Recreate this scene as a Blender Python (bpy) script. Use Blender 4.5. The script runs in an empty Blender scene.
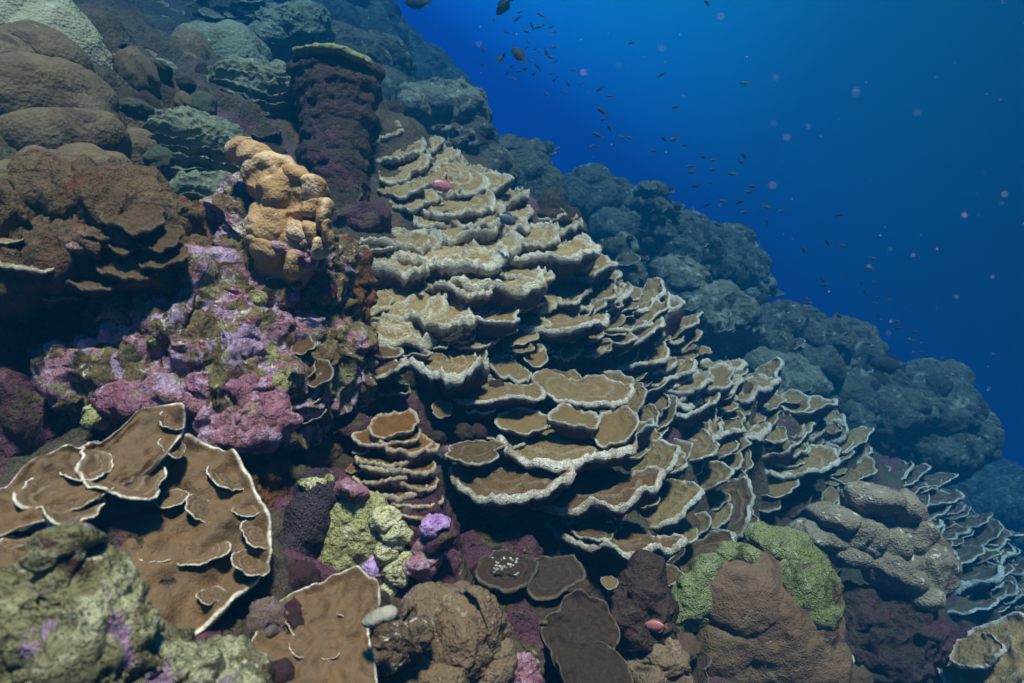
import bpy, bmesh, math, random
import numpy as np
from mathutils import Vector, Matrix

# ------------------------------------------------------------------ camera, water light, sun, exposure
scene = bpy.context.scene
col = scene.collection
W, Hh, F = 1024, 683, 683.0
PITCH = math.radians(5.0)
cam_data = bpy.data.cameras.new('camera')
cam_data.lens = 24.0
cam_data.sensor_width = 36.0
cam_data.clip_start = 0.05
cam_data.clip_end = 500
cam_data.dof.use_dof = True
cam_data.dof.focus_distance = 2.4
cam_data.dof.aperture_fstop = 4.5
cam = bpy.data.objects.new('camera', cam_data)
cam.rotation_euler = (math.pi / 2 - PITCH, 0, 0)
col.objects.link(cam)
scene.camera = cam

world = bpy.data.worlds.new('World')
scene.world = world
world.use_nodes = True
wn, wl = world.node_tree.nodes, world.node_tree.links
wn.clear()
w_out = wn.new('ShaderNodeOutputWorld')
w_bg = wn.new('ShaderNodeBackground')
w_tc = wn.new('ShaderNodeTexCoord')
w_dot = wn.new('ShaderNodeVectorMath'); w_dot.operation = 'DOT_PRODUCT'
w_dot.inputs[1].default_value = Vector((-0.88, 0.10, 0.48)).normalized()
w_map = wn.new('ShaderNodeMapRange')
w_map.inputs['From Min'].default_value = -1.0
w_map.inputs['From Max'].default_value = 1.0
w_ramp = wn.new('ShaderNodeValToRGB')
els = w_ramp.color_ramp.elements
WATER = [(0.0, (0.001, 0.005, 0.014)), (0.20, (0.001, 0.018, 0.052)), (0.32, (0.002, 0.048, 0.125)),
         (0.44, (0.003, 0.098, 0.225)), (0.56, (0.005, 0.235, 0.47)), (0.68, (0.008, 0.42, 0.76)),
         (0.84, (0.012, 0.50, 0.86)), (1.0, (0.02, 0.52, 0.88))]
while len(els) < len(WATER):
    els.new(0.5)
for e, (p, c) in zip(els, WATER):
    e.position = p
    e.color = (*c, 1)
w_bg.inputs['Strength'].default_value = 0.38
wl.new(w_tc.outputs['Generated'], w_dot.inputs[0])
wl.new(w_dot.outputs['Value'], w_map.inputs['Value'])
wl.new(w_map.outputs['Result'], w_ramp.inputs['Fac'])
wl.new(w_ramp.outputs['Color'], w_bg.inputs['Color'])
wl.new(w_bg.outputs['Background'], w_out.inputs['Surface'])

sun_data = bpy.data.lights.new('sun', 'SUN')
sun_data.energy = 5.0
sun_data.angle = math.radians(7)
sun_data.color = (1.0, 0.55, 0.34)
sun = bpy.data.objects.new('sun', sun_data)
SUNV = Vector((0.10, -0.36, 0.93)).normalized()
sun.rotation_euler = SUNV.to_track_quat('Z', 'Y').to_euler()
sun.location = (0, 0, 8)
col.objects.link(sun)

scene.view_settings.view_transform = 'Standard'
scene.view_settings.look = 'None'
scene.view_settings.exposure = 1.88
scene.view_settings.gamma = 1.0
scene.render.engine = 'CYCLES'
scene.cycles.use_denoising = True
scene.cycles.max_bounces = 6
scene.cycles.diffuse_bounces = 2
scene.cycles.glossy_bounces = 2
scene.cycles.volume_bounces = 0
scene.cycles.transparent_max_bounces = 4
HAZE_DENSITY = 0.32
HAZE_COLOR = (0.002, 0.042, 0.092)
HAZE_ABSORB = (0.004, 0.30, 0.72)

rnd = random.Random(7)
nrng = np.random.default_rng(11)

# ------------------------------------------------------------------ noise
_perm = np.random.default_rng(3).permutation(256).astype(np.int64)
_perm = np.concatenate([_perm, _perm, _perm])
_grad = np.random.default_rng(4).normal(size=(256, 3))
_grad /= np.linalg.norm(_grad, axis=1)[:, None]


def pn(p, seed=0.0):
    p = np.asarray(p, float) + np.array([seed * 17.13, seed * 5.71 + 0.37, seed * 11.9])
    i = np.floor(p).astype(np.int64)
    f = p - i
    u = f * f * f * (f * (f * 6 - 15) + 10)
    i &= 255
    out = 0.0
    for dx in (0, 1):
        wx = u[:, 0] if dx else 1 - u[:, 0]
        for dy in (0, 1):
            wy = u[:, 1] if dy else 1 - u[:, 1]
            for dz in (0, 1):
                wz = u[:, 2] if dz else 1 - u[:, 2]
                h = _perm[_perm[_perm[(i[:, 0] + dx) & 255] + ((i[:, 1] + dy) & 255)] + ((i[:, 2] + dz) & 255)]
                g = _grad[h]
                d = g[:, 0] * (f[:, 0] - dx) + g[:, 1] * (f[:, 1] - dy) + g[:, 2] * (f[:, 2] - dz)
                out = out + wx * wy * wz * d
    return out * 1.5


def fbm(p, octv=4, seed=0.0, ridge=False):
    p = np.asarray(p, float)
    a, s, t = 1.0, 0.0, 0.0
    for k in range(octv):
        v = pn(p * (2.03 ** k), seed + k * 3.1)
        if ridge:
            v = 1 - 2 * np.abs(v)
        s = s + a * v
        t += a
        a *= 0.5
    return s / t


def sstep(a, b, x):
    t = np.clip((x - a) / (b - a), 0, 1)
    return t * t * (3 - 2 * t)


# ------------------------------------------------------------------ pixel -> ray, reef plane
c5, s5 = math.cos(PITCH), math.sin(PITCH)
RIGHT = np.array([1.0, 0, 0])
FWD = np.array([0, c5, -s5])
UP = np.array([0, s5, c5])


def ray(px, py):
    return FWD + RIGHT * ((px - 512) / F) + UP * (-(py - 341.5) / F)


_a, _b = ray(372, 40), ray(1010, 515)
N = np.cross(_b, _a)
N = N / np.linalg.norm(N)
if N[2] < 0:
    N = -N
PLANE_H = 0.9
E1 = FWD - N * np.dot(FWD, N)
E1 /= np.linalg.norm(E1)
E2 = np.cross(E1, N)          # to the right, down the slope
ORG = -N * PLANE_H


def plane_depth(px, py):
    return PLANE_H / max(1e-3, -np.dot(N, ray(px, py)))


def st_of(p):
    q = np.asarray(p) - ORG
    return q @ E1, q @ E2


# smooth swellings of the reef: (pixel, depth) of the centre, height, radius along and across
BUMPS = []


def bump(px, py, depth, hgt, r1, r2):
    s, t = st_of(ray(px, py) * depth)
    BUMPS.append((s, t, hgt, r1, r2))


bump(470, 310, 2.6, 0.22, 0.6, 0.6)
bump(560, 480, 2.2, 0.10, 0.4, 0.4)
bump(900, 440, 6.5, 0.40, 1.2, 1.0)
bump(230, 330, 1.9, 0.12, 0.3, 0.5)
bump(60, 100, 2.6, 0.25, 0.8, 0.6)
bump(200, 120, 4.0, 0.25, 1.0, 0.8)
bump(490, 200, 5.2, 0.35, 1.0, 0.9)
bump(660, 290, 7.0, 0.55, 1.3, 1.2)
bump(760, 330, 7.5, 0.45, 1.2, 1.0)
bump(360, 60, 7.5, 0.9, 1.8, 1.6)
bump(470, 520, 1.75, -0.22, 0.25, 0.35)      # hollow below the big plates
bump(40, 380, 1.35, -0.22, 0.3, 0.25)        # cave under the ledge
bump(880, 610, 3.4, -0.20, 0.5, 0.5)


# the crest line of the plate mound, standing clear of the slope behind it
CREST = []
for (_x, _y, _d, _r1, _r2) in [(400, 138, 3.6, .75, .6), (480, 178, 3.5, .75, .6), (560, 222, 3.5, .75, .55), (620, 283, 3.5, .75, .5), (680, 333, 3.6, .75, .5), (735, 376, 3.8, .75, .5),
                               (790, 410, 4.1, .75, .5), (850, 452, 4.4, .75, .5), (910, 482, 4.7, .75, .5), (970, 528, 4.8, .75, .5), (1015, 572, 4.9, .75, .5)]:
    _p = ray(_x, _y) * _d
    _s, _t = st_of(_p)
    CREST.append((_s, _t, float((_p - ORG) @ N), _r1, _r2))


def Hs(s, t):
    h = np.zeros_like(np.asarray(s, float))
    for (a, b, g, r1, r2) in BUMPS:
        h = h + g * np.exp(-((s - a) / r1) ** 2 - ((t - b) / r2) ** 2)
    m = np.zeros_like(h)
    for (a, b, g, r1, r2) in CREST:
        m = m + np.clip(g * np.exp(-((s - a) / r1) ** 2 - ((t - b) / r2) ** 2), 0, None) ** 6
    return h + m ** (1 / 6)


def Pt(px, py, lift=0.0, dmax=14.0):
    """point of the smooth reef surface seen in that direction, and its depth"""
    d = ray(px, py)
    ds = np.concatenate([np.linspace(0.35, 4, 400), np.linspace(4.02, dmax, 400)])
    P = ds[:, None] * d[None]
    s, t = st_of(P)
    h = (P - ORG) @ N - Hs(s, t) - lift
    k = np.argmax(h < 0)
    D = ds[k] if h[k] < 0 else dmax
    return d * D, D


# ------------------------------------------------------------------ materials
def nodes_of(name):
    m = bpy.data.materials.new(name)
    m.use_nodes = True
    nt = m.node_tree
    b = nt.nodes['Principled BSDF']
    return m, nt, b


def add_noise(nt, vec, scale, detail=4, rough=0.6, dist=0.0, off=(0, 0, 0)):
    mp = nt.nodes.new('ShaderNodeMapping')
    mp.inputs['Location'].default_value = off
    nt.links.new(vec, mp.inputs['Vector'])
    n = nt.nodes.new('ShaderNodeTexNoise')
    n.inputs['Scale'].default_value = scale
    n.inputs['Detail'].default_value = detail
    n.inputs['Roughness'].default_value = rough
    n.inputs['Distortion'].default_value = dist
    nt.links.new(mp.outputs['Vector'], n.inputs['Vector'])
    return n.outputs['Fac']


def maprange(nt, v, a, b, c=0.0, d=1.0, smooth=True):
    m = nt.nodes.new('ShaderNodeMapRange')
    if smooth:
        m.interpolation_type = 'SMOOTHSTEP'
    m.inputs['From Min'].default_value = a
    m.inputs['From Max'].default_value = b
    m.inputs['To Min'].default_value = c
    m.inputs['To Max'].default_value = d
    nt.links.new(v, m.inputs['Value'])
    return m.outputs['Result']


def mixc(nt, fac, c1, c2):
    m = nt.nodes.new('ShaderNodeMix')
    m.data_type = 'RGBA'
    if isinstance(fac, (int, float)):
        m.inputs[0].default_value = fac
    else:
        nt.links.new(fac, m.inputs[0])
    for c, k in ((c1, 6), (c2, 7)):
        if isinstance(c, tuple):
            m.inputs[k].default_value = (*c, 1)
        else:
            nt.links.new(c, m.inputs[k])
    return m.outputs[2]


def math_n(nt, op, a, b=None):
    m = nt.nodes.new('ShaderNodeMath')
    m.operation = op
    for k, v in enumerate((a, b)):
        if v is None:
            continue
        if isinstance(v, (int, float)):
            m.inputs[k].default_value = v
        else:
            nt.links.new(v, m.inputs[k])
    return m.outputs[0]


def attr(nt, name):
    a = nt.nodes.new('ShaderNodeAttribute')
    a.attribute_name = name
    return a.outputs['Fac']


def bumpn(nt, b, hts, strength=0.6, dist=0.01):
    prev = None
    for (h, s, d) in hts:
        bn = nt.nodes.new('ShaderNodeBump')
        bn.inputs['Strength'].default_value = s
        bn.inputs['Distance'].default_value = d
        nt.links.new(h, bn.inputs['Height'])
        if prev is not None:
            nt.links.new(prev, bn.inputs['Normal'])
        prev = bn.outputs['Normal']
    nt.links.new(prev, b.inputs['Normal'])


def voro(nt, vec, scale, feature='F1'):
    v = nt.nodes.new('ShaderNodeTexVoronoi')
    v.feature = feature
    v.inputs['Scale'].default_value = scale
    nt.links.new(vec, v.inputs['Vector'])
    return v.outputs['Distance']


def tex_vec(nt):
    """object coordinates shifted by a random amount per object"""
    tc = nt.nodes.new('ShaderNodeTexCoord')
    oi = nt.nodes.new('ShaderNodeObjectInfo')
    ad = nt.nodes.new('ShaderNodeVectorMath'); ad.operation = 'SCALE'
    cx = nt.nodes.new('ShaderNodeCombineXYZ')
    r = oi.outputs['Random']
    nt.links.new(r, cx.inputs[0]); nt.links.new(r, cx.inputs[1]); nt.links.new(r, cx.inputs[2])
    nt.links.new(cx.outputs[0], ad.inputs[0]); ad.inputs['Scale'].default_value = 40
    a2 = nt.nodes.new('ShaderNodeVectorMath'); a2.operation = 'ADD'
    nt.links.new(tc.outputs['Object'], a2.inputs[0]); nt.links.new(ad.outputs[0], a2.inputs[1])
    return a2.outputs[0], r


def mat_plate(name, top, top2, rimc, under, under2, scale=1.0, speck=0.0, rough=0.75, bs=1.0):
    m, nt, b = nodes_of(name)
    v, r = tex_vec(nt)
    n1 = add_noise(nt, v, 3.5 * scale, 5, 0.65, 0.4)
    n2 = add_noise(nt, v, 22 * scale, 4, 0.7)
    c = mixc(nt, maprange(nt, n1, 0.35, 0.68), top, top2)
    c = mixc(nt, maprange(nt, n2, 0.48, 0.75, 0, 0.35), c, tuple(x * 0.6 for x in top))
    c = mixc(nt, maprange(nt, r, 0, 1, 0, 0.35), c, tuple(x * 0.6 for x in top2))
    rim = attr(nt, 'rim')
    n3 = add_noise(nt, v, 30 * scale, 3, 0.7)
    n7 = add_noise(nt, v, 2.6 * scale, 3, 0.6, 0.3, (5.1, 2.7, 8.8))
    rf = math_n(nt, 'MULTIPLY', math_n(nt, 'MULTIPLY', rim, maprange(nt, n3, 0.30, 0.58, 0.35, 1.0)), maprange(nt, n7, 0.31, 0.53, 0.35, 1.0))
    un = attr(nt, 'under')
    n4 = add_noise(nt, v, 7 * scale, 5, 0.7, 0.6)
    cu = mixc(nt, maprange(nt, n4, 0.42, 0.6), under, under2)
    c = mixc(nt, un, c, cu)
    if speck:
        n5 = add_noise(nt, v, 60 * scale, 2, 0.6)
        n6 = add_noise(nt, v, 4 * scale, 2, 0.5)
        sp = math_n(nt, 'MULTIPLY', maprange(nt, n5, 0.66, 0.72), maprange(nt, n6, 0.5, 0.62))
        c = mixc(nt, math_n(nt, 'MULTIPLY', sp, speck), c, rimc)
    c = mixc(nt, rf, c, rimc)
    nt.links.new(c, b.inputs['Base Color'])
    b.inputs['Roughness'].default_value = rough
    b.inputs['Specular IOR Level'].default_value = 0.25
    bumpn(nt, b, [(n1, 0.5 * bs, 0.08), (n2, 0.7 * bs, 0.04), (voro(nt, v, 55 * scale), 0.5 * bs, 0.02)])
    return m


def mat_rock(name, base, base2, patches, scale=1.0, bump_s=0.6, cells=60, rough=0.85, cell_s=0.4):
    """patches: (colour, noise scale, lo, hi, offset)"""
    m, nt, b = nodes_of(name)
    v, r = tex_vec(nt)
    n1 = add_noise(nt, v, 5 * scale, 6, 0.68, 0.5)
    n2 = add_noise(nt, v, 28 * scale, 5, 0.7)
    c = mixc(nt, maprange(nt, n1, 0.36, 0.64), base, base2)
    for k, (pc, sc, lo, hi) in enumerate(patches):
        n = add_noise(nt, v, sc * scale, 5, 0.62, 0.8, (3.7 * k + 1.3, 9.1 * k, 2.2))
        tint = mixc(nt, maprange(nt, n2, 0.3, 0.7), tuple(x * 0.72 for x in pc), tuple(min(1, x * 1.2) for x in pc))
        c = mixc(nt, maprange(nt, n, lo, hi), c, tint)
    c = mixc(nt, maprange(nt, n2, 0.5, 0.8, 0, 0.55), c, tuple(x * 0.4 for x in base))
    nt.links.new(c, b.inputs['Base Color'])
    b.inputs['Roughness'].default_value = rough
    b.inputs['Specular IOR Level'].default_value = 0.2
    bumpn(nt, b, [(n1, bump_s, 0.07), (n2, min(1.0, bump_s * 1.3), 0.035), (voro(nt, v, cells), cell_s, 0.012)])
    return m


M = {}
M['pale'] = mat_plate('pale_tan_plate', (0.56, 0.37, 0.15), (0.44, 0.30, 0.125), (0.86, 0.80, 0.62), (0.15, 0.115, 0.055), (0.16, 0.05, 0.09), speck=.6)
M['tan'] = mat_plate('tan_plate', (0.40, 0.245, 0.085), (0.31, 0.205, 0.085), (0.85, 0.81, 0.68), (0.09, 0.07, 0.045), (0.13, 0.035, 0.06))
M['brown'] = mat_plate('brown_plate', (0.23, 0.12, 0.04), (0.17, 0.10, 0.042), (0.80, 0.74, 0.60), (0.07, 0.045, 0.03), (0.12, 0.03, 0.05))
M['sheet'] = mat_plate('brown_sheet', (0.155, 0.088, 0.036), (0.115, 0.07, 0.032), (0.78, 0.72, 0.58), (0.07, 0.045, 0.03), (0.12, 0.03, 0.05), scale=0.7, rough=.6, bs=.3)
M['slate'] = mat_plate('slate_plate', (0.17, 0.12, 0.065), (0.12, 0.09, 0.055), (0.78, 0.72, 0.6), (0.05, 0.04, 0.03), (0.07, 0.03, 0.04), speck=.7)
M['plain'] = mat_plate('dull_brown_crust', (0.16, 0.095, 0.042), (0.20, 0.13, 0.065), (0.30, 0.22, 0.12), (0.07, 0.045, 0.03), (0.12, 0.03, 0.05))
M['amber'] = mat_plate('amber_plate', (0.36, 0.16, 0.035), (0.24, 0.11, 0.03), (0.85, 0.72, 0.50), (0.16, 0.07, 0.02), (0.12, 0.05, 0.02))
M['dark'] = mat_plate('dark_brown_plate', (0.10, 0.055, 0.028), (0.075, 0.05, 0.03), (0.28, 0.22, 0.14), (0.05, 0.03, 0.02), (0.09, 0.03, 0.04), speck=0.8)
M['slope'] = mat_rock('reef_rock', (0.065, 0.048, 0.032), (0.11, 0.085, 0.05),
                      [((0.15, 0.05, 0.085), 4.0, 0.53, 0.62), ((0.12, 0.11, 0.05), 3.1, 0.56, 0.66), ((0.16, 0.07, 0.025), 5.0, 0.60, 0.68), ((0.30, 0.27, 0.2), 9.0, 0.68, 0.74)], bump_s=0.9)
M['coralline'] = mat_rock('coralline_rock', (0.17, 0.115, 0.05), (0.28, 0.23, 0.10),
                          [((0.50, 0.25, 0.31), 5.0, 0.53, 0.57), ((0.30, 0.08, 0.14), 9.0, 0.61, 0.64), ((0.60, 0.42, 0.60), 8.0, 0.545, 0.58),
                           ((0.38, 0.37, 0.15), 7.0, 0.57, 0.61), ((0.16, 0.08, 0.03), 8.0, 0.60, 0.63), ((0.80, 0.74, 0.60), 20, 0.61, 0.65)], scale=1.7, bump_s=1.0)
M['magenta'] = mat_rock('magenta_crust', (0.34, 0.13, 0.18), (0.46, 0.23, 0.27),
                        [((0.62, 0.42, 0.56), 12, 0.51, 0.58), ((0.40, 0.38, 0.14), 14, 0.60, 0.65), ((0.2, 0.1, 0.05), 16, .6, .66)], scale=1.3, bump_s=1.0)
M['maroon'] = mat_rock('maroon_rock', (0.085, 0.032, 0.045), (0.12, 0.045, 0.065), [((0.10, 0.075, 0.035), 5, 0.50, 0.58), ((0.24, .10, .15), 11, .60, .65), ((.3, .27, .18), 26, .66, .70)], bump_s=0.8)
M['tanknob'] = mat_rock('tan_knob_coral', (0.40, 0.25, 0.11), (0.33, 0.21, 0.095), [((0.60, 0.45, 0.27), 7, 0.50, 0.62), ((0.25, 0.14, 0.06), 7, .58, .66), ((.75, .68, .5), 40, .68, .72)], bump_s=0.15, cells=150, cell_s=0.25)
M['ledge'] = mat_rock('brown_ledge', (0.095, 0.056, 0.027), (0.145, 0.095, 0.046),
                      [((0.25, 0.13, 0.10), 6, 0.56, 0.66), ((0.14, 0.05, 0.02), 7, 0.57, 0.64), ((0.17, 0.15, 0.07), 5, 0.58, 0.68), ((0.42, 0.15, 0.28), 8, 0.67, 0.71)], bump_s=0.7)
M['porites'] = mat_rock('grey_mound_coral', (0.125, 0.135, 0.085), (0.17, 0.18, 0.115), [((0.42, 0.42, 0.30), 30, 0.62, 0.68), ((0.09, 0.08, 0.05), 6, .56, .65)], bump_s=0.2, cells=45, cell_s=.8)  # light falloff and blue-green water haze tinted into the coral colour
M['far'] = mat_rock('falloff_dimmed_reef', (0.085, 0.075, 0.05), (0.13, 0.115, 0.075), [((0.26, 0.25, 0.17), 5, 0.57, 0.64), ((0.04, 0.03, 0.02), 4, .54, .62), ((.36, .33, .24), 16, .62, .68)], bump_s=1.0, cells=26, cell_s=.9)  # base colour darkened to stand in for light falling off with distance
M['far_pale'] = mat_rock('pale_dim_reef', (0.16, 0.145, 0.095), (0.23, 0.21, 0.14), [((0.38, 0.36, 0.26), 9, 0.56, 0.64), ((0.05, 0.045, 0.03), 5, .55, .62)], bump_s=1.0, cells=30, cell_s=.9)
M['frost'] = mat_rock('frosted_brown', (0.10, 0.065, 0.04), (0.15, 0.10, 0.06), [((0.62, 0.56, 0.44), 34, 0.55, 0.60)], bump_s=0.9)
M['porites_b'] = mat_rock('brown_mound_coral', (0.115, 0.075, 0.038), (0.165, 0.115, 0.062), [((0.28, 0.24, 0.15), 18, 0.64, 0.72), ((0.07, 0.045, 0.025), 5, .55, .65)], bump_s=0.25, cells=80, cell_s=.3)
M['palecap'] = mat_rock('pale_mound_coral', (0.30, 0.28, 0.17), (0.38, 0.35, 0.23), [((0.40, 0.38, 0.27), 14, 0.6, 0.7)], bump_s=0.3, cells=90)
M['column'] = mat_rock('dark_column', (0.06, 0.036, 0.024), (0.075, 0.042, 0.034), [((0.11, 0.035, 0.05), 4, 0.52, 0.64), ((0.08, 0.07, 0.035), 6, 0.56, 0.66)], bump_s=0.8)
M['greencap'] = mat_rock('yellow_green_cap', (0.25, 0.24, 0.10), (0.19, 0.18, 0.08), [((0.5, 0.48, 0.3), 12, 0.6, 0.7)], bump_s=0.5)
M['algae_rock'] = mat_rock('algae_rock', (0.19, 0.19, 0.095), (0.13, 0.115, 0.06),
                           [((0.38, 0.40, 0.24), 8, 0.53, 0.60), ((0.32, 0.22, 0.34), 9, 0.59, 0.63), ((0.08, 0.05, 0.03), 7, 0.57, 0.63), ((.6, .58, .45), 30, .64, .69)], bump_s=1.0)
M['violet'] = mat_rock('violet_crust', (0.40, 0.22, 0.48), (0.50, 0.32, 0.58), [((0.5, 0.5, 0.4), 14, 0.64, 0.7)], bump_s=0.6)
M['yellow'] = mat_rock('yellow_green_algae', (0.30, 0.285, 0.09), (0.40, 0.38, 0.17), [((0.20, 0.17, 0.06), 8, 0.56, 0.66), ((0.56, 0.54, 0.36), 26, 0.60, 0.68)], bump_s=0.9, cells=140)
M['cream'] = mat_rock('cream_frill', (0.56, 0.52, 0.25), (0.64, 0.60, 0.36), [((0.30, 0.27, 0.09), 14, 0.54, 0.62)], bump_s=1.0, cells=140)
M['green'] = mat_rock('green_turf', (0.20, 0.22, 0.075), (0.29, 0.31, 0.13), [((0.42, 0.44, 0.26), 16, 0.58, 0.68), ((0.10, 0.11, 0.03), 7, 0.54, 0.64), ((.12,.07,.04), 6, .60, .66)], bump_s=1.0, cells=170, cell_s=0.7)
M['greycrust'] = mat_rock('dark_grey_crust', (0.055, 0.04, 0.055), (0.075, 0.055, 0.07), [((0.12, 0.10, 0.12), 30, 0.62, 0.7)], bump_s=0.8, cells=190, cell_s=0.8)
M['boulder'] = mat_rock('brown_boulder', (0.13, 0.075, 0.04), (0.16, 0.095, 0.055), [((0.09, 0.045, 0.03), 5, 0.54, 0.64), ((0.30, 0.23, 0.17), 45, 0.66, 0.72), ((.17, .12, .07), 9, .58, .64)], bump_s=0.4, cells=150, cell_s=0.3)
M['lump'] = mat_rock('lumpy_brown', (0.145, 0.095, 0.05), (0.19, 0.13, 0.075), [((0.09, .055, .03), 7, .55, .63), ((0.28, 0.22, 0.15), 50, 0.60, 0.68)], bump_s=0.4, cells=130, cell_s=0.4)
M['rust'] = mat_rock('rust_brown', (0.13, 0.05, 0.015), (0.18, 0.075, 0.02), [((0.09, 0.035, 0.015), 7, 0.55, 0.65)], bump_s=0.6)
M['lobe'] = mat_rock('pale_lobe_coral', (0.19, 0.15, 0.10), (0.25, 0.20, 0.135), [((0.55, 0.50, 0.40), 24, 0.60, 0.66), ((.12, .09, .06), 7, .56, .64)], bump_s=0.4, cells=110, cell_s=0.5)
M['white'] = mat_rock('white_growth', (0.70, 0.66, 0.5), (0.8, 0.76, 0.62), [], bump_s=0.9)
M['grey_blue'] = mat_rock('grey_sponge', (0.26, 0.25, 0.2), (0.34, 0.32, 0.25), [], bump_s=0.3)


def mat_plain(name, c1, c2, rough=0.5, scale=20):
    m, nt, b = nodes_of(name)
    v, r = tex_vec(nt)
    n = add_noise(nt, v, scale, 3, 0.6)
    nt.links.new(mixc(nt, maprange(nt, n, 0.35, 0.65), c1, c2), b.inputs['Base Color'])
    b.inputs['Roughness'].default_value = rough
    return m


M['fish_dark'] = mat_plain('dark_fish_skin', (0.006, 0.007, 0.009), (0.010, 0.011, 0.014), 0.8)
M['fish_chromis'] = mat_plain('small_fish_skin', (0.010, 0.012, 0.013), (0.022, 0.024, 0.022), 0.7)
M['fish_red'] = mat_plain('red_fish_skin', (0.40, 0.13, 0.12), (0.46, 0.19, 0.17), 0.4)
M['fish_redfin'] = mat_plain('red_fin', (0.42, 0.10, 0.09), (0.5, 0.16, 0.14), 0.5)
M['fish_grey'] = mat_plain('grey_fish_skin', (0.06, 0.08, 0.12), (0.09, 0.10, 0.12), 0.5)
M['fish_blue'] = mat_plain('blue_fin', (0.03, 0.06, 0.30), (0.05, 0.08, 0.36), 0.5)
M['fish_pale'] = mat_plain('pale_fish_skin', (0.5, 0.48, 0.3), (0.55, 0.5, 0.36), 0.5)
M['eye'] = mat_plain('fish_eye', (0.01, 0.01, 0.01), (0.015, 0.015, 0.015), 0.2)
M['snow'] = mat_plain('drifting_specks', (0.65, 0.55, 0.55), (0.75, 0.6, 0.6), 0.7)


# ------------------------------------------------------------------ object helpers
def mesh_from(name, V, faces, smooth=True, attrs=None):
    me = bpy.data.meshes.new(name)
    me.from_pydata(np.asarray(V).tolist(), [], faces)
    if attrs:
        for k, a in attrs.items():
            at = me.attributes.new(k, 'FLOAT', 'POINT')
            at.data.foreach_set('value', np.asarray(a, np.float32))
    if smooth:
        me.polygons.foreach_set('use_smooth', [True] * len(me.polygons))
    me.update()
    return me


def tag(o, label=None, cat=None, group=None, kind=None):
    if label: o['label'] = label
    if cat: o['category'] = cat
    if group: o['group'] = group
    if kind: o['kind'] = kind
    return o


def thing(name, loc, label, cat, group=None):
    o = bpy.data.objects.new(name, None)
    o.location = Vector(loc)
    o.empty_display_size = 0.1
    col.objects.link(o)
    return tag(o, label, cat, group)


def part(name, me, mat, parent=None, M4=None):
    """link a mesh; M4 is its place in the world"""
    if not me.materials:
        me.materials.append(mat)
    o = bpy.data.objects.new(name, me)
    col.objects.link(o)
    if M4 is None:
        M4 = Matrix.Identity(4)
    if parent is not None:
        o.parent = parent
        pw = Matrix.Identity(4)
        p = parent
        while p is not None:
            pw = (Matrix.Translation(p.location) if p.type == 'EMPTY' else p.matrix_basis.copy()) @ pw
            p = p.parent
        o.matrix_local = pw.inverted() @ M4
    else:
        o.matrix_local = M4
    return o


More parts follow.
